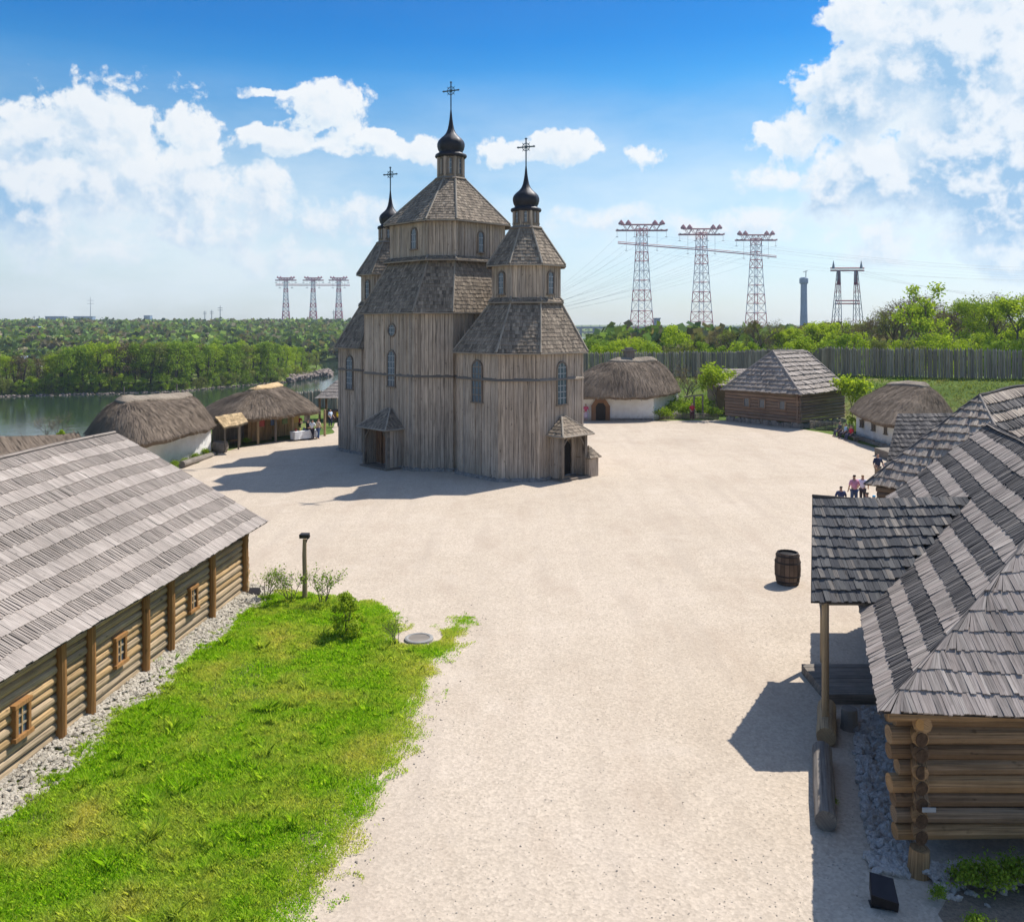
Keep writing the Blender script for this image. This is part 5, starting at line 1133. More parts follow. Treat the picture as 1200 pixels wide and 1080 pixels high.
# distant woods as one mass
def far_wood(name, n, region, label, s_rng, quads=44, seed=4):
    r = np.random.default_rng(seed); P = []; C = []
    pal = np.array([(.10, .16, .035), (.15, .22, .04), (.20, .27, .06), (.07, .11, .035), (.13, .12, .07), (.12, .17, .06), (.17, .15, .09), (.055, .09, .045)])
    for i in range(n):
        x, y = region(r); z = height(x, y)
        if z < -11.5: continue
        bx_ = 600 + 1000 * x / y
        if any(abs(bx_ - h_[0]) < h_[3] * .55 + 1.2 and h_[2] - 170 < y < h_[2] + 12 for h_ in HS): continue
        s_ = r.uniform(*s_rng) * (.62 if y > 1100 else 1); c = pal[r.integers(len(pal))] * r.uniform(.95, 1.55); w_ = s_ * r.uniform(.38, .62)
        u = r.normal(size=(quads, 3)); u /= np.linalg.norm(u, axis=1)[:, None]; rr = r.random(quads)[:, None] ** .4; lob = 1 + .25 * np.sin(u[:, :1] * 5 + i)
        ctr = np.array([x, y, z + s_ * .52]) + u * rr * lob * np.array([w_, w_, s_ * .48])
        a = r.normal(size=(quads, 3)); a /= np.linalg.norm(a, axis=1)[:, None]; b_ = np.cross(a, r.normal(size=(quads, 3))); b_ /= np.linalg.norm(b_, axis=1)[:, None]; q = s_ * .17 * r.uniform(.6, 1.3, (quads, 1))
        P.append(np.stack([ctr - a * q, ctr + b_ * q, ctr + a * q, ctr - b_ * q], 1)); C.append(np.repeat(c[None], quads, 0))
    P = np.concatenate(P); C = np.concatenate(C); m = len(P); me = bpy.data.meshes.new(name); me.vertices.add(m * 4); me.vertices.foreach_set('co', P.ravel()); me.loops.add(m * 4)
    me.loops.foreach_set('vertex_index', np.arange(m * 4, dtype=np.int32)); me.polygons.add(m); me.polygons.foreach_set('loop_start', np.arange(m, dtype=np.int32) * 4); me.materials.append(M['leaf_far']); me.update(calc_edges=True)
    at = me.color_attributes.new('tint', 'FLOAT_COLOR', 'POINT'); at.data.foreach_set('color', np.concatenate([np.repeat(C, 4, 0), np.ones((m * 4, 1))], 1).ravel().astype(np.float32))
    o = bpy.data.objects.new(name, me); scene.collection.objects.link(o); tag(o, label, 'wood', kind='stuff')
def reg_left(r):
    y = 480 + 1300 * r.random() ** 1.5; px_ = r.uniform(-80, 430) if r.random() < .93 else r.uniform(430, 470); return (px_ - 600) / 1000 * y, y
far_wood('far_wood', 7000, reg_left, 'wooded far slope beyond the river, running up to the skyline', (6, 12), quads=36)
def reg_isl(r):
    px_ = r.uniform(-80, 330); rr = (px_ - 600) / 1000; ds = interp(rr, [-.66, -.6, -.4, -.27], [253, 253, 268, 312]); y = r.uniform(ds + 45, 470); return rr * y, y
far_wood('far_wood', 650, reg_isl, 'low scattered wood on flat land behind the far bank trees', (3.5, 7), quads=70, seed=6)
def reg_right(r):
    y = 170 + 170 * r.random() if r.random() < .35 else (r.uniform(850, 955) if r.random() < .35 else 1380 + 900 * r.random()); px_ = r.uniform(640, 1260); return (px_ - 600) / 1000 * y, y
far_wood('far_wood', 4300, reg_right, 'distant woods behind the palisade trees, reaching the dam', (4, 8), quads=40, seed=9)
# near plants
def near(key, px_, py_, s, name, label, cat, d=None, z=None, **k):
    p = Gp(px_, py_) if d is None else V((px_ - 600) / 1000 * d, d, height((px_ - 600) / 1000 * d, d)); return plant(key, name, p, s, label, cat, **k)
near('shrubby', 406, 748, .95, 'shrub', 'leafy green shrub with fresh leaves on the lawn, right of the lamp post', 'shrub')
near('twiggy', 311, 702, .58, 'sapling', 'thin sapling with pale leaves nearest the barn corner', 'sapling')
near('twiggy', 341, 706, .62, 'sapling', 'thin spindly sapling just left of the lamp post', 'sapling')
near('twiggy', 378, 708, .68, 'sapling', 'spreading twiggy sapling just right of the lamp post', 'sapling')
near('twiggy', 466, 757, .42, 'sapling', 'tiny reddish sapling on the lawn tip near the manhole', 'sapling')
near('sapling', 842, 487, 1.45, 'young_tree', 'slim bright green young tree left of the log house', 'tree', d=89)
near('barebush', 800, 470, 1.75, 'bare_bush', 'bare brown bush behind the garden of the arched door hut', 'bush', d=96)
near('sapling', 998, 490, 1.25, 'young_tree', 'fresh green young tree between the log house and right hut', 'tree', d=82)
near('shrubby', 1006, 500, 1.6, 'shrub', 'green shrub at the far corner of the right white hut', 'shrub', d=79)
near('sapling', 1063, 450, .85, 'young_tree', 'small lime tree showing above the right hut thatch', 'tree', d=86)
near('sapling', 948, 430, 1.35, 'young_tree', 'narrow lime tree top showing above the log house ridge', 'tree', d=98)
near('barebush', 62, 505, .9, 'bare_bush', 'bare scrub by the river above the barn ridge', 'bush', d=72)
near('shrubby', 72, 505, .8, 'shrub', 'small green shrub by the river above the barn ridge', 'shrub', d=70)
GB = [(778, 86.5 + .8, 1.4), (790, 90, 1.7), (803, 89.5, 1.5), (814, 90.5, 1.9), (826, 89.5, 1.5), (836, 88.5, 1.3), (797, 92.5, 2.0), (820, 93.5, 2.1), (784, 92, 1.6)]
for i, (px_, d, s) in enumerate(GB): plant('weed', 'garden_shrub', V((px_ - 600) / 1000 * d, d, 0), s * .85, f'leafy green garden shrub beside the arched door hut, {ORD[i]} of the patch', 'shrub', 'garden shrubs by the hut')
GS = [(205, 549, .5), (217, 545, .45), (229, 539, .45), (240, 535, .55), (250, 530, .5), (262, 524, .5), (288, 521, .5)]
for i, (px_, py_, s) in enumerate(GS): plant('weed', 'weed_clump', Gp(px_, py_), s, f'low green weed clump along the left white hut, {ORD[i]} from the left', 'plant', 'weeds along the left hut')
for i, (x, y, s) in enumerate([(8.0, 15.0, .42), (8.35, 14.85, .5), (8.8, 15.05, .45), (9.2, 14.9, .5), (9.7, 15.0, .45), (7.35, 14.7, .22), (6.6, 17.6, .16), (7.6, 13.9, .28)]):
    plant('weed', 'weed_clump', V(x, y, .05), s, f'dark green weed clump at the cabin foot, {ORD[i]} of the patch', 'plant', 'weeds at the cabin foot')
# grass on strips and bank
n = 42000; d = 78 + 40 * rng.random(n); pxx = rng.uniform(690, 1260, n); gx = (pxx - 600) / 1000 * d
hz = np.array([height(a, b_) for a, b_ in zip(gx, d)]); pd_ = np.array([pal_dist(a, b_)[0] for a, b_ in zip(gx, d)]); kk = (pd_ < -.3) & (pd_ > -15); gx, gd, hz = gx[kk], d[kk], hz[kk]
m_g2 = leaf('bank_grass', [(.10, .20, .02), (.16, .26, .03), (.22, .30, .05)], .35, patch=(.12, (.27, .26, .09)))
blades('bank_grass', gx, gd, hz - .05, .12 + .18 * rng.random(len(gx)), np.full(len(gx), .035), m_g2, 1.0, label='rough green grass on the bank below the palisade', cat='grass')
# ================================================================ PYLONS, DAM, FAR TOWN
def lattice(mb, base, H, wb, wt, nseg, r, scheme, z0=0.0, ang=.35, flare=None):
    ca, sa = math.cos(ang), math.sin(ang); C = [(-1, -1), (1, -1), (1, 1), (-1, 1)]
    def wd(t_): return (wb + (wt - wb) * (1 - (1 - t_) ** 1.35)) / 2
    zs = [1 - (1 - i / nseg) ** 1.15 for i in range(nseg + 1)]
    def P(k, t_): x, y = C[k][0] * wd(t_), C[k][1] * wd(t_); return Vector((base.x + x * ca - y * sa, base.y + x * sa + y * ca, base.z + z0 + t_ * H))
    for i in range(nseg):
        m_ = scheme[i % len(scheme)]; a, b_ = zs[i], zs[i + 1]
        for k in range(4):
            k2 = (k + 1) % 4; mb.tube([P(k, a), P(k, b_)], r * 1.25, 4, m_, cap=False); mb.tube([P(k, b_), P(k2, b_)], r * .9, 4, 1 if i % 2 else m_, cap=False)
            mb.tube([P(k, a), P(k2, b_)], r * .7, 3, m_, cap=False); mb.tube([P(k2, a), P(k, b_)], r * .7, 3, m_, cap=False)
    return P
def big_pylon(px_, ytop, d, W_px, label, tilt=0.0):
    x = (px_ - 600) / 1000 * d; base = V(x, d, -11 if px_ > 500 else 8); top = 10 + (378 - ytop) / 1000 * d; H = top - base.z; w = W_px / 1000 * d
    t = thing('lattice_pylon', label, 'pylon', base, 'river crossing pylons'); k = d / 900
    mb = MB(); lattice(mb, base, H * .97, H * .165, H * .066, 12, .27 * k * 1.25, [0, 1, 1, 0, 1, 0, 0, 0, 1, 0, 0, 1]); mb.build('mast', [M['wht'], M['red']], t)
    mb = MB(); zc = base.z + H * .955; hw = w / 2; e = V(1, tilt, 0).normalized(); hh_ = H * .05
    for s_ in (-1, 1):
        dy = V(0, s_ * H * .025, 0); a, b_ = base + dy - e * hw + V(0, 0, zc - base.z), base + dy + e * hw + V(0, 0, zc - base.z)
        mb.tube([a, b_], .6 * k, 4); mb.tube([lerp(a, b_, .1) + V(0, 0, hh_), lerp(a, b_, .9) + V(0, 0, hh_)], .5 * k, 4)
        for i in range(14): f0, f1 = i / 14, (i + 1) / 14; mb.tube([lerp(a, b_, f0) + V(0, 0, 0 if i % 2 else hh_ * (1 if 1 < i < 12 else .2)), lerp(a, b_, f1) + V(0, 0, hh_ * (1 if 1 < i < 12 else .2) if i % 2 else 0)], .34 * k, 3)
    mb.build('crossarm', M['maroon'], t)
    for f in (.1, .24, .76, .9):
        mb = MB(); q = lerp(base - e * hw, base + e * hw, f) + V(0, 0, zc - base.z + hh_); mb.lathe(q, [(H * .022, 0), (H * .026, H * .012), (H * .012, H * .03), (.1, H * .042)], 6); mb.build('cable_cap', M['maroon'], t)
    for f in (.02, .36, .64, .98, .2, .8):
        mb = MB(); q = lerp(base - e * hw, base + e * hw, f) + V(0, 0, zc - base.z); L = H * (.055 if f not in (.2, .8) else .17); mb.tube([q, q - V(0, 0, L)], .14 * k, 4); mb.tube([q - V(0, 0, L) - e * 1.2 * k, q - V(0, 0, L) + e * 1.2 * k], .3 * k, 4); mb.build('insulator', M['steel'], t)
    return t, base, zc, w, e
PY = [(752, 264, 880, 60, 'tallest red and white lattice pylon, leftmost of the right trio'), (822, 269, 905, 53, 'red and white lattice pylon in the middle of the right trio'), (886, 276, 930, 48, 'red and white lattice pylon, rightmost of the right trio')]
tops = [big_pylon(*a, tilt=.0) for a in PY]
def beam(pts, r, label, base):
    mb = MB(); mb.tube(pts, r, 4); mb.tube([p + V(0, 0, r * 3) for p in pts], r * .6, 4); tag(mb.build('pylon_beam', M['red'], base=base), label, 'beam')
beam([At(724, 285, 880), At(752, 287.5, 882), At(822, 293, 905), At(886, 299, 928), At(910, 301.5, 935)], .55, 'long thin red beam joining the three right pylons', (0, 900, 80))
PL_ = [(335, 326, 1750, 24, 'small distant lattice pylon, leftmost of the left trio'), (367, 326, 1770, 24, 'small distant lattice pylon in the middle of the left trio'), (397, 326, 1790, 23, 'small distant lattice pylon nearest the church, right of the left trio')]
for a in PL_: big_pylon(*a)
beam([At(323, 334.3, 1750), At(410, 334.6, 1790)], .8, 'thin beam joining the three small left pylons', (0, 1760, 80))
# portal pylon
t = thing('portal_pylon', 'dark red and grey twin legged pylon rising above the right trees', 'pylon', At(993, 0, 430) * 1); b0 = At(993, 378, 430); b0.z = 0; t.location = b0; ORI[t.name] = Vector(b0)
H = 10 + (378 - 317) / 1000 * 430
for s_ in (-1, 1):
    mb = MB(); q = b0 + V(s_ * 4.4, 0, 0)
    for k, (ax, ay) in enumerate(((-1, -1), (1, -1), (1, 1), (-1, 1))):
        for j in range(6):
            z0_, z1_ = H * j / 6, H * (j + 1) / 6; w0, w1 = 2.3 * (1 - .75 * j / 6), 2.3 * (1 - .75 * (j + 1) / 6); mb.tube([q + V(ax * w0 + s_ * (1 - j / 6) * 1.4, ay * w0, z0_), q + V(ax * w1 + s_ * (1 - (j + 1) / 6) * 1.4, ay * w1, z1_)], .2, 4, 0 if j in (1, 4) else 1)
            mb.tube([q + V(ax * w0 + s_ * (1 - j / 6) * 1.4, ay * w0, z0_), q + V(-ax * w1 + s_ * (1 - (j + 1) / 6) * 1.4, ay * w1, z1_)], .1, 3, 0 if j in (1, 4) else 1)
    mb.tube([q + V(0, 0, H * .8), q + V(0, 0, H)], .75, 6, 0)
    mb.build('leg', [M['maroon'], M['steel']], t)
mb = MB()
for z in (H, H + 1.2): mb.tube([b0 + V(-8.5, 0, z), b0 + V(8.5, 0, z)], .38, 4)
for z in (H * .54, H * .58): mb.tube([b0 + V(-6.2, 0, z), b0 + V(6.2, 0, z)], .35, 4)
mb.build('crossarm', M['maroon'], t)
for s_ in (-1, 1): mb = MB(); mb.tube([b0 + V(s_ * 7, 0, H + 1), b0 + V(s_ * 7, 0, H + 5)], [.9, .08], 4); mb.build('peak', M['steel'], t)
# concrete tower
b0 = At(942, 378, 700); b0.z = 0; t = thing('water_tower', 'slim blue grey concrete tower beside the portal pylon', 'tower', b0); H = 10 + (378 - 333) / 1000 * 700
mb = MB(); mb.lathe(b0, [(3.4, 0), (2.7, H * .5), (2.5, H)], 16); mb.build('shaft', M['conc'], t)
mb = MB(); mb.lathe(b0 + V(0, 0, H), [(2.6, 0), (3.5, 1), (3.5, 4.5), (2.6, 5.5)], 16); mb.build('head', M['conc'], t)
mb = MB(); mb.tube([b0 + V(1.6, 0, H + 5), b0 + V(1.8, 0, H + 11)], .35, 5); mb.tube([b0 + V(-.6, 0, H + 10), b0 + V(3, 0, H + 11)], .3, 4); mb.build('crane_arm', M['steel'], t)
# dam
t = thing('dam', 'blue grey river dam with piers seen between church and trees', 'dam', V(120, 1300, 0)); y = 1300
mb = MB(); mb.box((160, y, 1.2), 560, 14, 2.6, 0); mb.box((160, y, -5.5), 560, 10, 1.6, 0); mb.build('deck', M['bluec'], t)  # deck takes a darker colour to carry its backlit shade
for i in range(40): mb = MB(); mb.box((-110 + i * 13.5, y - 6, 3.8), .8, .8, 2.6, 0); mb.build('railing_post', M['bluec'], t)
for i in range(26):
    mb = MB(); mb.box((-110 + i * 19.5, y - 3, -18), 2.6, 8, 19.2, 0); mb.build('pier', M['bluec'], t)
mb = MB(); mb.box((219, y - 10, -5), 8, 10, 20.5, 0); mb.box((219, y - 10, 15.5), 10, 12, 1.5, 0); mb.build('tower_block', M['bluec'], t)
# cables
def cable(a, b_, sag, r, label, grp):
    a, b_ = Vector(a), Vector(b_); mb = MB(); mb.tube([lerp(a, b_, i / 14) - V(0, 0, sag * 4 * (i / 14) * (1 - i / 14)) for i in range(15)], r, 3); tag(mb.build('power_cable', M['steel'], base=a), label, 'cable', grp)
G1 = 'power cables hung between the pylons'
for i, (tt, base, zc, w, e) in enumerate(tops):
    for j, f in enumerate((.02, .2, .36, .64, .8, .98)):
        q = base - e * w / 2 + e * w * f; q = V(q.x, q.y, zc - (6 if f not in (.2, .8) else 19))
        cable(q, At(590 - 6 * j, 374 + i, 900), 9, .06, 'thin power cable running down to the left from the right trio', G1)
        if i == 2 or j % 2: cable(q, V(q.x + 520, q.y - 220, 46 + j * 2), 16, .06, 'thin power cable running to the right from the right trio', 'power cables to the right')
for j in range(3): cable(At(979 + j * 14, 316, 430), At(1330, 352 + j * 6, 330), 4, .04, 'thin power cable from the portal pylon towards the right edge', 'portal pylon cables')
# small poles on the left skyline
for i, (px_, yt, d) in enumerate([(240, 364, 1300), (248, 363, 1300), (258, 358, 1250), (391, 363, 1400), (106, 348, 1900), (40, 370, 1700), (46, 370, 1700)]):
    b0 = V((px_ - 600) / 1000 * d, d, 8); H = 10 + (378 - yt) / 1000 * d - 8; t = thing('power_mast', f'tiny skyline mast beyond the river, {ORD[i]} built of few bars' if 0 else ['tiny mast left of a pair on the far skyline', 'tiny mast right of a pair on the far skyline', 'small cross barred mast on the far skyline right of a pair', 'small mast between the two right pylons of the left trio', 'tall thin radio mast above the far apartment blocks', 'faint mast at the far left skyline', 'faint mast second at the far left skyline'][i], 'mast', b0)
    mb = MB(); mb.tube([b0, b0 + V(0, 0, H)], [1.0, .35], 5); mb.build('pole', M['steel'], t); mb = MB()
    for z in (.75, .87): mb.tube([b0 + V(-H * .13, 0, H * z), b0 + V(H * .13, 0, H * z)], .4, 4)
    mb.build('crossarm', M['steel'], t)
# far town
def block(px0, px1, yt, d, label, col, yb=384):
    a, b_ = At(px0, yt, d), At(px1, yt, d); w = b_.x - a.x; t = thing('apartment_block', label, 'building', V((a.x + b_.x) / 2, d, 8)); c = V((a.x + b_.x) / 2, d, 0); zb = 2; mb = MB()
    mb.box((c.x, c.y, zb), w, 14, a.z - zb, 0, 0); mb.build('wall', col, t); mb = MB(); mb.box((c.x, c.y, a.z), w + 1, 15, .8, 0); mb.build('roof', M['conc'], t)
    n = max(3, int(w / 5))
    for r in range(4):
        mb = MB()
        for k in range(n): mb.box((c.x - w / 2 + (k + .5) * w / n, d - 7.05, a.z - 3 - r * 3.3), w / n * .55, .3, 1.7, 0)
        mb.build('window_row', M['bluec'], t)
m_bl = plain('panel_blue', (.16, .24, .36), .8, sc=.2, b_=0); m_wt = plain('panel_pale', (.5, .5, .48), .8, sc=.2, b_=0)
block(55, 77, 371, 1800, 'long blue grey apartment block on the far skyline at left', m_bl); block(77, 80, 372, 1795, 'narrow pale tower end beside the blue apartment block', m_wt); block(88, 110, 371, 1850, 'second blue grey apartment block below the radio mast', m_bl); block(170, 177, 370, 1900, 'small square block alone on the far skyline', m_bl); block(119, 139, 377, 1500, 'low grey hall roof among trees on the far hillside', m_wt)
m_rr = plain('red_tile', (.42, .08, .06), .8, sc=.5); m_br = plain('brown_tile', (.28, .15, .11), .8, sc=.5)
WH = ['red roofed house at the left edge of the far hillside', 'brown roofed house at the far left hillside above', 'brown roofed house among trees beyond the river', 'bright red roofed house on the far hillside', 'small white gabled house right of a red roof', 'tiny white cottage left of the red roof pair', 'red roofed cottage with white gable below the blue block', 'tiny pale cottage at upper left hillside', 'tiny white cottage right of the radio mast', 'pale cottage roof just above the far bank trees', 'grey flat roofed shed behind the far bank trees', 'long low pale shed behind the far bank trees', 'brown shed at the left edge behind the bank', 'white boat house by the far water near the church', 'small pale shed low behind the bank trees', 'brown roof far off below the pylons', 'brown roof far off below the skyline masts']
for (px_, py_, d, wpx, k), lab in zip(HS, WH):
    p = At(px_, py_, d); w = wpx / 1000 * d; g0 = height(p.x, d); p.z = max(p.z, g0 + 3); t = thing('cottage', lab, 'house', V(p.x, d, g0)); h_ = p.z - g0 - w * .25; h_ = max(2, h_)
    mb = MB(); mb.box((p.x, d, g0), w, w * .8, h_, .2); mb.build('wall', M['wht'], t); mb = MB(); ca = [(-.55, -.5), (.55, -.5), (.55, .5), (-.55, .5)]; c = [V(p.x + a * w, d + b_ * w, g0 + h_) for a, b_ in ca]; r0, r1 = V(p.x - w * .5, d, g0 + h_ + w * .35), V(p.x + w * .5, d, g0 + h_ + w * .35)
    mb.face([c[0], c[1], r1, r0]); mb.face([c[2], c[3], r0, r1]); mb.face([c[1], c[2], r1]); mb.face([c[3], c[0], r0]); mb.build('roof', {'r': m_rr, 'b': m_br, 'w': M['conc']}[k], t)
# rocky spit
pts = []
for i in range(500):
    px_ = random.uniform(338, 388); r_ = (px_ - 600) / 1000; ds = interp(r_, [-.27, -.242, -.225, -.21], [312, 338, 352, 362]); y = ds + random.uniform(-9, 10); pts.append((r_ * y, y, -11.8 + random.random() * 1.2, random.uniform(.5, 1.6)))
for i in range(500):
    px_ = random.uniform(-40, 338); r_ = (px_ - 600) / 1000; ds = interp(r_, [-.66, -.6, -.4, -.27], [253, 253, 268, 312]); y = ds + random.uniform(-1, 3); pts.append((r_ * y, y, -12.1 + random.random() * .4, random.uniform(.2, .5)))
m_spit = ground_mat('spit_rock', (.16, .13, .11), (.26, .21, .18), (.12, .10, .09), .5)
stones('bank_rocks', pts, m_spit, 'rocky spit and shore stones across the river', 'rocks', .8)
# ================================================================ PEOPLE
FM = {}
def cm(col):
    k = 'cloth_%d_%d_%d' % tuple(int(c * 100) for c in col)
    if k not in FM: FM[k] = plain(k, col, .85, var=.12, sc=12, b_=.2)
    return FM[k]
def skin_obj(name, nodes, edges, mat, parent, lv=1):
    me = bpy.data.meshes.new(name); me.from_pydata([n[0] for n in nodes], edges, []); o = bpy.data.objects.new(name, me); scene.collection.objects.link(o); o.parent = parent
    m_ = o.modifiers.new('skin', 'SKIN'); m_.use_smooth_shade = True
    for i, n in enumerate(nodes): r = n[1]; me.skin_vertices[0].data[i].radius = (r, r) if not isinstance(r, tuple) else r
    me.skin_vertices[0].data[0].use_root = True; me.materials.append(mat)
    s_ = o.modifiers.new('sub', 'SUBSURF'); s_.levels = lv; s_.render_levels = lv
    return o
def person(loc, rot, label, shirt, pants, hair='hair_d', h=1.74, arms=((.12, .05), (.12, .05)), stride=.08, skirt=False, sit=False, bag=None, cap=None, group=None):
    k = h / 1.74; t = thing('person', label, 'person', loc, group); t.rotation_euler.z = rot; t.scale = (k, k, k)
    dz = -.42 if sit else 0; hip = V(0, 0, .93 + dz); N = [(hip, .12), (V(0, .0, 1.15 + dz), .125), (V(0, 0, 1.38 + dz), .13), (V(0, 0, 1.5 + dz), .055), (V(0, -.01, 1.60 + dz), .088), (V(0, -.015, 1.69 + dz), .07)]; E = [(0, 1), (1, 2), (2, 3), (3, 4), (4, 5)]
    sh = []; tr = []
    for j, s_ in enumerate((-1, 1)):
        f, o_ = arms[j]; i0 = len(N); a = V(s_ * .19, 0, 1.40 + dz); b_ = V(s_ * (.24 + o_), -f * .3, 1.13 + dz); c = V(s_ * (.24 + o_ * .8), -f * 1.6 - .03, .90 + dz + f * .6); d = c + (c - b_).normalized() * .09
        N += [(a, .052), (b_, .042), (c, .030), (d, .028)]; E += [(2, i0), (i0, i0 + 1), (i0 + 1, i0 + 2), (i0 + 2, i0 + 3)]; sh.append((a, b_))
        # thumb and fingers
        hd = (c - b_).normalized()
        for q in range(4): i1 = len(N); N += [(d + hd * .03 + V((q - 1.5) * .018, 0, 0), .010), (d + hd * (.075 - .008 * abs(q - 1.2)) + V((q - 1.5) * .02, -.012, 0), .007)]; E += [(i0 + 3, i1), (i1, i1 + 1)]
        i1 = len(N); N += [(c + hd * .03 + V(-s_ * .03, -.02, 0), .011), (c + hd * .07 + V(-s_ * .045, -.03, 0), .008)]; E += [(i0 + 2, i1), (i1, i1 + 1)]
    for j, s_ in enumerate((-1, 1)):
        i0 = len(N); st = stride * s_
        if sit: p = [V(s_ * .1, -.03, .90 + dz), V(s_ * .13, -.45, .92 + dz), V(s_ * .13, -.52, .5 + dz), V(s_ * .13, -.66, .47 + dz)]
        else: p = [V(s_ * .09, 0, .86), V(s_ * .10, -st * .6 - .02, .48), V(s_ * .11, -st * .3 + abs(st) * .2, .09), V(s_ * .12, -st * .3 - .14, .05)]
        N += [(p[0], .088), (p[1], .058), (p[2], .042), (p[3], .035)]; E += [(0, i0), (i0, i0 + 1), (i0 + 1, i0 + 2), (i0 + 2, i0 + 3)]; tr.append(p)
    skin_obj('body', N, E, M['skin'], t, 1)
    SN = [(V(0, 0, .90 + dz), .165), (V(0, 0, 1.15 + dz), .155), (V(0, 0, 1.37 + dz), .15), (V(0, 0, 1.46 + dz), .075)]; SE = [(0, 1), (1, 2), (2, 3)]
    for a, b_ in sh: i0 = len(SN); SN += [(a, .078), (lerp(a, b_, .95), .062)]; SE += [(2, i0), (i0, i0 + 1)]
    skin_obj('shirt', SN, SE, cm(shirt), t)
    if skirt: SN = [(V(0, 0, .98), .15), (V(0, 0, .6), .21), (V(0, 0, .18), .26)]; skin_obj('skirt', SN, [(0, 1), (1, 2)], cm(pants), t)
    else:
        SN = [(V(0, 0, .92 + dz), .15)]; SE = []
        for p in tr: i0 = len(SN); SN += [(p[0], .115), (p[1], .08), (p[2], .065)]; SE += [(0, i0), (i0, i0 + 1), (i0 + 1, i0 + 2)]
        skin_obj('trousers', SN, SE, cm(pants), t)
    hz_ = V(0, .025, 1.665 + dz); skin_obj('cap' if cap else 'hair', [(hz_ + V(0, .02, -.05), .085), (hz_, .094), (hz_ + V(0, 0, .05), .07)], [(0, 1), (1, 2)], cm(cap) if cap else M[hair], t)
    if bag: skin_obj('backpack', [(V(0, .2, 1.05 + dz), .12), (V(0, .21, 1.3 + dz), .12)], [(0, 1)], cm(bag), t)
    return t
def ppl(px_, py_foot, *a, d=None, **k):
    p = Gp(px_, py_foot) if d is None else V((px_ - 600) / 1000 * d, d, 0); return person(p, *a, **k)
# behind the porch roof
ppl(1001, 0, math.pi + .2, 'person in a pink shirt and jeans standing behind the porch roof', (.62, .28, .42), (.05, .08, .17), d=46.2, h=1.8, arms=((.15, .1), (.05, .03)))
ppl(985.5, 0, math.pi, 'person with dark hair and navy top, head just above the porch roof', (.05, .06, .13), (.05, .05, .08), d=43.6, h=1.68)
ppl(1011, 0, 2.7, 'person in a white top with fair hair beside the pink shirt', (.72, .70, .82), (.06, .05, .06), 'hair_b', d=46.8, h=1.68)
ppl(1016, 0, 3.5, 'small person in beige at the end of the porch ridge', (.5, .38, .28), (.1, .08, .07), d=42.0, h=1.68)
ppl(1024, 0, 3.0, 'person in a bright blue cap and dark jacket near the eave', (.04, .06, .10), (.04, .04, .06), d=41.0, h=1.75, cap=(.02, .32, .58))
ppl(1028.5, 0, .3, 'person in a dark navy t-shirt near the roof edge of the shingled house', (.025, .035, .08), (.25, .2, .15), d=53.5, h=1.82, arms=((.1, .1), (.1, .1)))
# seated group by the right hut
sg = thing('bench', 'low bench under the seated visitors by the right white hut', 'bench', V(28.9, 73.5, 0)); mb = MB(); mb.box((28.9, 73.5, .36), .45, 4.2, .07, 0); mb.build('seat', M['old_log'], sg)
for y in (71.7, 75.3): mb = MB(); mb.box((28.9, y, 0), .35, .15, .36, 0); mb.build('leg', M['old_log'], sg)
person(V(28.8, 72.4, .0), -1.4, 'person in a red top sitting on the bench by the right hut', (.5, .03, .05), (.06, .07, .12), sit=True)
person(V(28.8, 73.6, .0), -1.7, 'person in a light blue shirt sitting mid bench by the right hut', (.35, .5, .68), (.05, .05, .08), sit=True)
person(V(28.8, 74.9, .0), -1.5, 'person in a dark top sitting at the far end of the bench', (.05, .06, .09), (.1, .1, .13), 'hair_b', sit=True)
# near the arched door hut
ppl(686.5, 493, .2, 'person in a pink and white dress left of the arched door', (.62, .10, .20), (.66, .52, .60), skirt=True)
ppl(811, 492, .3, 'person in a red jacket standing at the garden', (.50, .03, .05), (.10, .03, .05), h=1.75)
# market
ppl(373, 514.5, 2.4, 'person in a beige top and blue jeans at the market table', (.55, .42, .32), (.08, .13, .28), 'hair_d', h=1.78)
ppl(366, 515, 2.9, 'person in a white shirt and dark trousers at the market table', (.72, .74, .78), (.03, .03, .05))
ppl(360.5, 514.5, 2.2, 'person in black standing against the market table end', (.03, .03, .04), (.03, .03, .05), h=1.7)
ppl(350.5, 507.5, .1, 'stall keeper in a red top behind the white cloth table', (.32, .03, .04), (.05, .05, .06), h=1.65)
ppl(343, 507.5, .2, 'stall keeper in dark clothes under the market eave', (.04, .05, .08), (.04, .04, .05), h=1.7)
ppl(387, 500, 1.0, 'person in a pale blue top walking near the small shelter', (.5, .6, .75), (.04, .05, .10), h=1.7)
ppl(397, 500.5, 2.8, 'person in a bright yellow top at the church\'s left edge', (.75, .55, .02), (.03, .03, .04), h=1.7, bag=(.7, .5, .03))
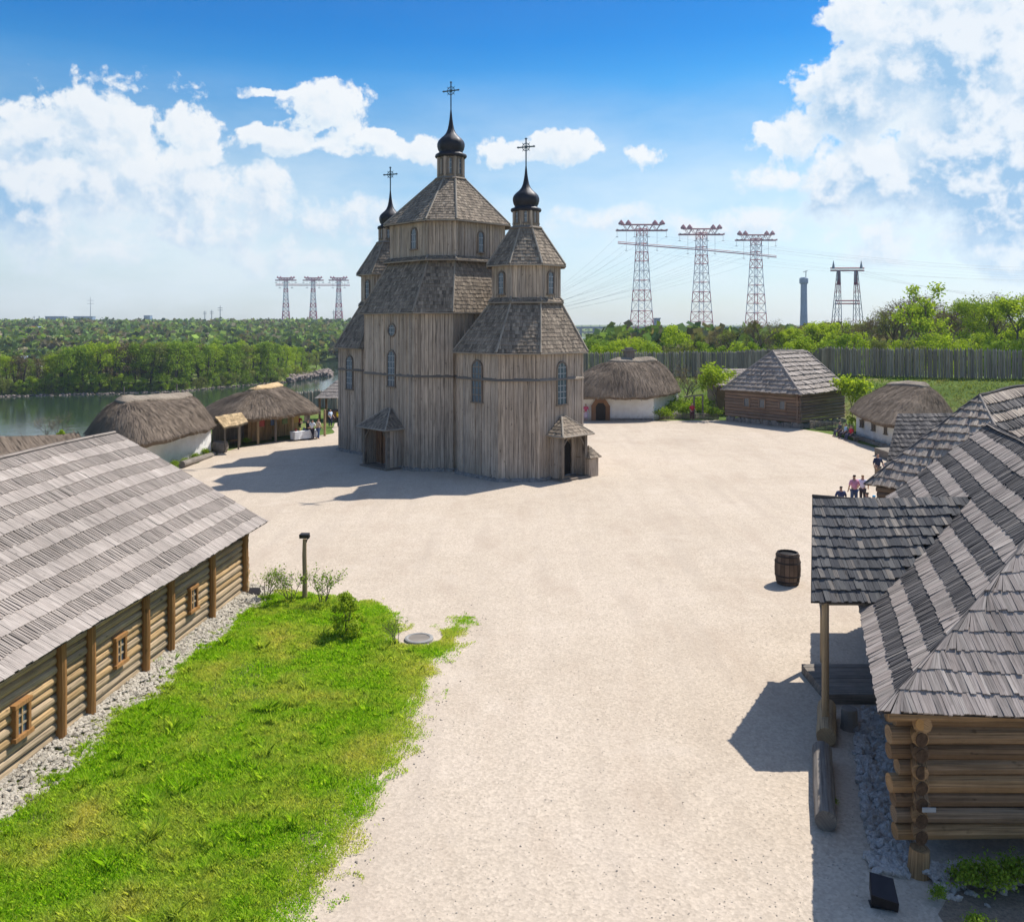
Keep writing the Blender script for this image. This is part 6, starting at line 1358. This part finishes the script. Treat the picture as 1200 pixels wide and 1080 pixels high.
# tables
p0, p1 = Gp(346, 517), Gp(363, 515); c = (p0 + p1) / 2 + V(0, .5, 0); ang = math.atan2(p1.y - p0.y, p1.x - p0.x); W_ = 2.3
tb = thing('market_table', 'wooden market table mostly hidden under a white cloth', 'table', c)
mb = MB(); mb.box(c + V(0, 0, .72), W_, .8, .05, ang); mb.build('tabletop', M['new_wood'], tb)
for a, b_ in ((-1, -1), (1, -1), (1, 1), (-1, 1)):
    mb = MB(); q = c + V(a * (W_ / 2 - .1) * math.cos(ang) - b_ * .3 * math.sin(ang), a * (W_ / 2 - .1) * math.sin(ang) + b_ * .3 * math.cos(ang), 0); mb.box(q, .07, .07, .72, ang); mb.build('leg', M['new_wood'], tb)
mb = MB(); N_ = 26; top = []; bot = []
for k in range(N_):
    u = k / N_ * 4; s_ = int(u); f = u - s_; cs = [(-1, -1), (1, -1), (1, 1), (-1, 1), (-1, -1)]; a = cs[s_][0] * (1 - f) + cs[s_ + 1][0] * f; b_ = cs[s_][1] * (1 - f) + cs[s_ + 1][1] * f
    def pp(ex, z): x, y = a * (W_ / 2 + ex), b_ * (.42 + ex); return c + V(x * math.cos(ang) - y * math.sin(ang), x * math.sin(ang) + y * math.cos(ang), z)
    top.append(pp(.01, .79)); bot.append(pp(.03 + .05 * math.sin(k * 2.1), .12 + .03 * random.random()))
mb.face(top); mb.shared(top + bot, [(N_ + k, N_ + (k + 1) % N_, (k + 1) % N_, k) for k in range(N_)]); tag(mb.build('tablecloth', M['cloth'], base=c), 'white cloth hanging over the market table', 'tablecloth')
wc = [(.28, .06, .05), (.4, .28, .08), (.06, .09, .16), (.4, .36, .3), (.10, .14, .06)]; wl = ['red', 'yellow', 'blue', 'cream', 'green']
for i in range(5):
    q = c + V((i - 2) * .4 * math.cos(ang), (i - 2) * .4 * math.sin(ang), .795); mb = MB(); mb.lathe(q, [(.07, 0), (.11, .06), (.1, .16), (.05, .22), (.06, .25)], 10); tag(mb.build('pot', cm(wc[i]), base=q), f'small {wl[i]} souvenir pot on the white market cloth', 'pot', 'pots on the market table')
# souvenirs hung under the market eave
for i in range(5):
    p = lerp(V(-20.9, 69.9, 0), V(-17.3, 74.3, 0), (i + .5) / 5); mb = MB(); mb.hexa([p + q for q in (V(-.25, -.2, 1.45), V(.1, .15, 1.45), V(.06, .19, 1.45), V(-.29, -.16, 1.45), V(-.25, -.2, 2.0), V(.1, .15, 2.0), V(.06, .19, 2.0), V(-.29, -.16, 2.0))]); tag(mb.build('hanging_shirt', cm(wc[(i * 2) % 5]), base=p + V(0, 0, 1.2)), f'{wl[(i * 2) % 5]} cloth hanging under the eave of the market hut, item {ORD[i]} from the left', 'cloth', 'goods hung in the market hut')
# ================================================================ HAZE
mb = MB(); mb.box((-200, 1600, -18), 6600, 3500, 165, 0)
hz_o = mb.build('haze', bpy.data.materials.new('haze_air')); hm = hz_o.data.materials[0]; hm.use_nodes = True; t = NT(hm.node_tree); t.n.clear()
pv = t.new('ShaderNodeVolumePrincipled'); pv.inputs['Color'].default_value = (.78, .88, 1.0, 1); pv.inputs['Density'].default_value = HAZE; pv.inputs['Anisotropy'].default_value = .3
oo = t.new('ShaderNodeOutputMaterial'); t.l.new(pv.outputs[0], oo.inputs['Volume']); tag(hz_o, kind='stuff')
scene.cycles.volume_max_steps = 64 if hasattr(scene, 'cycles') else 64
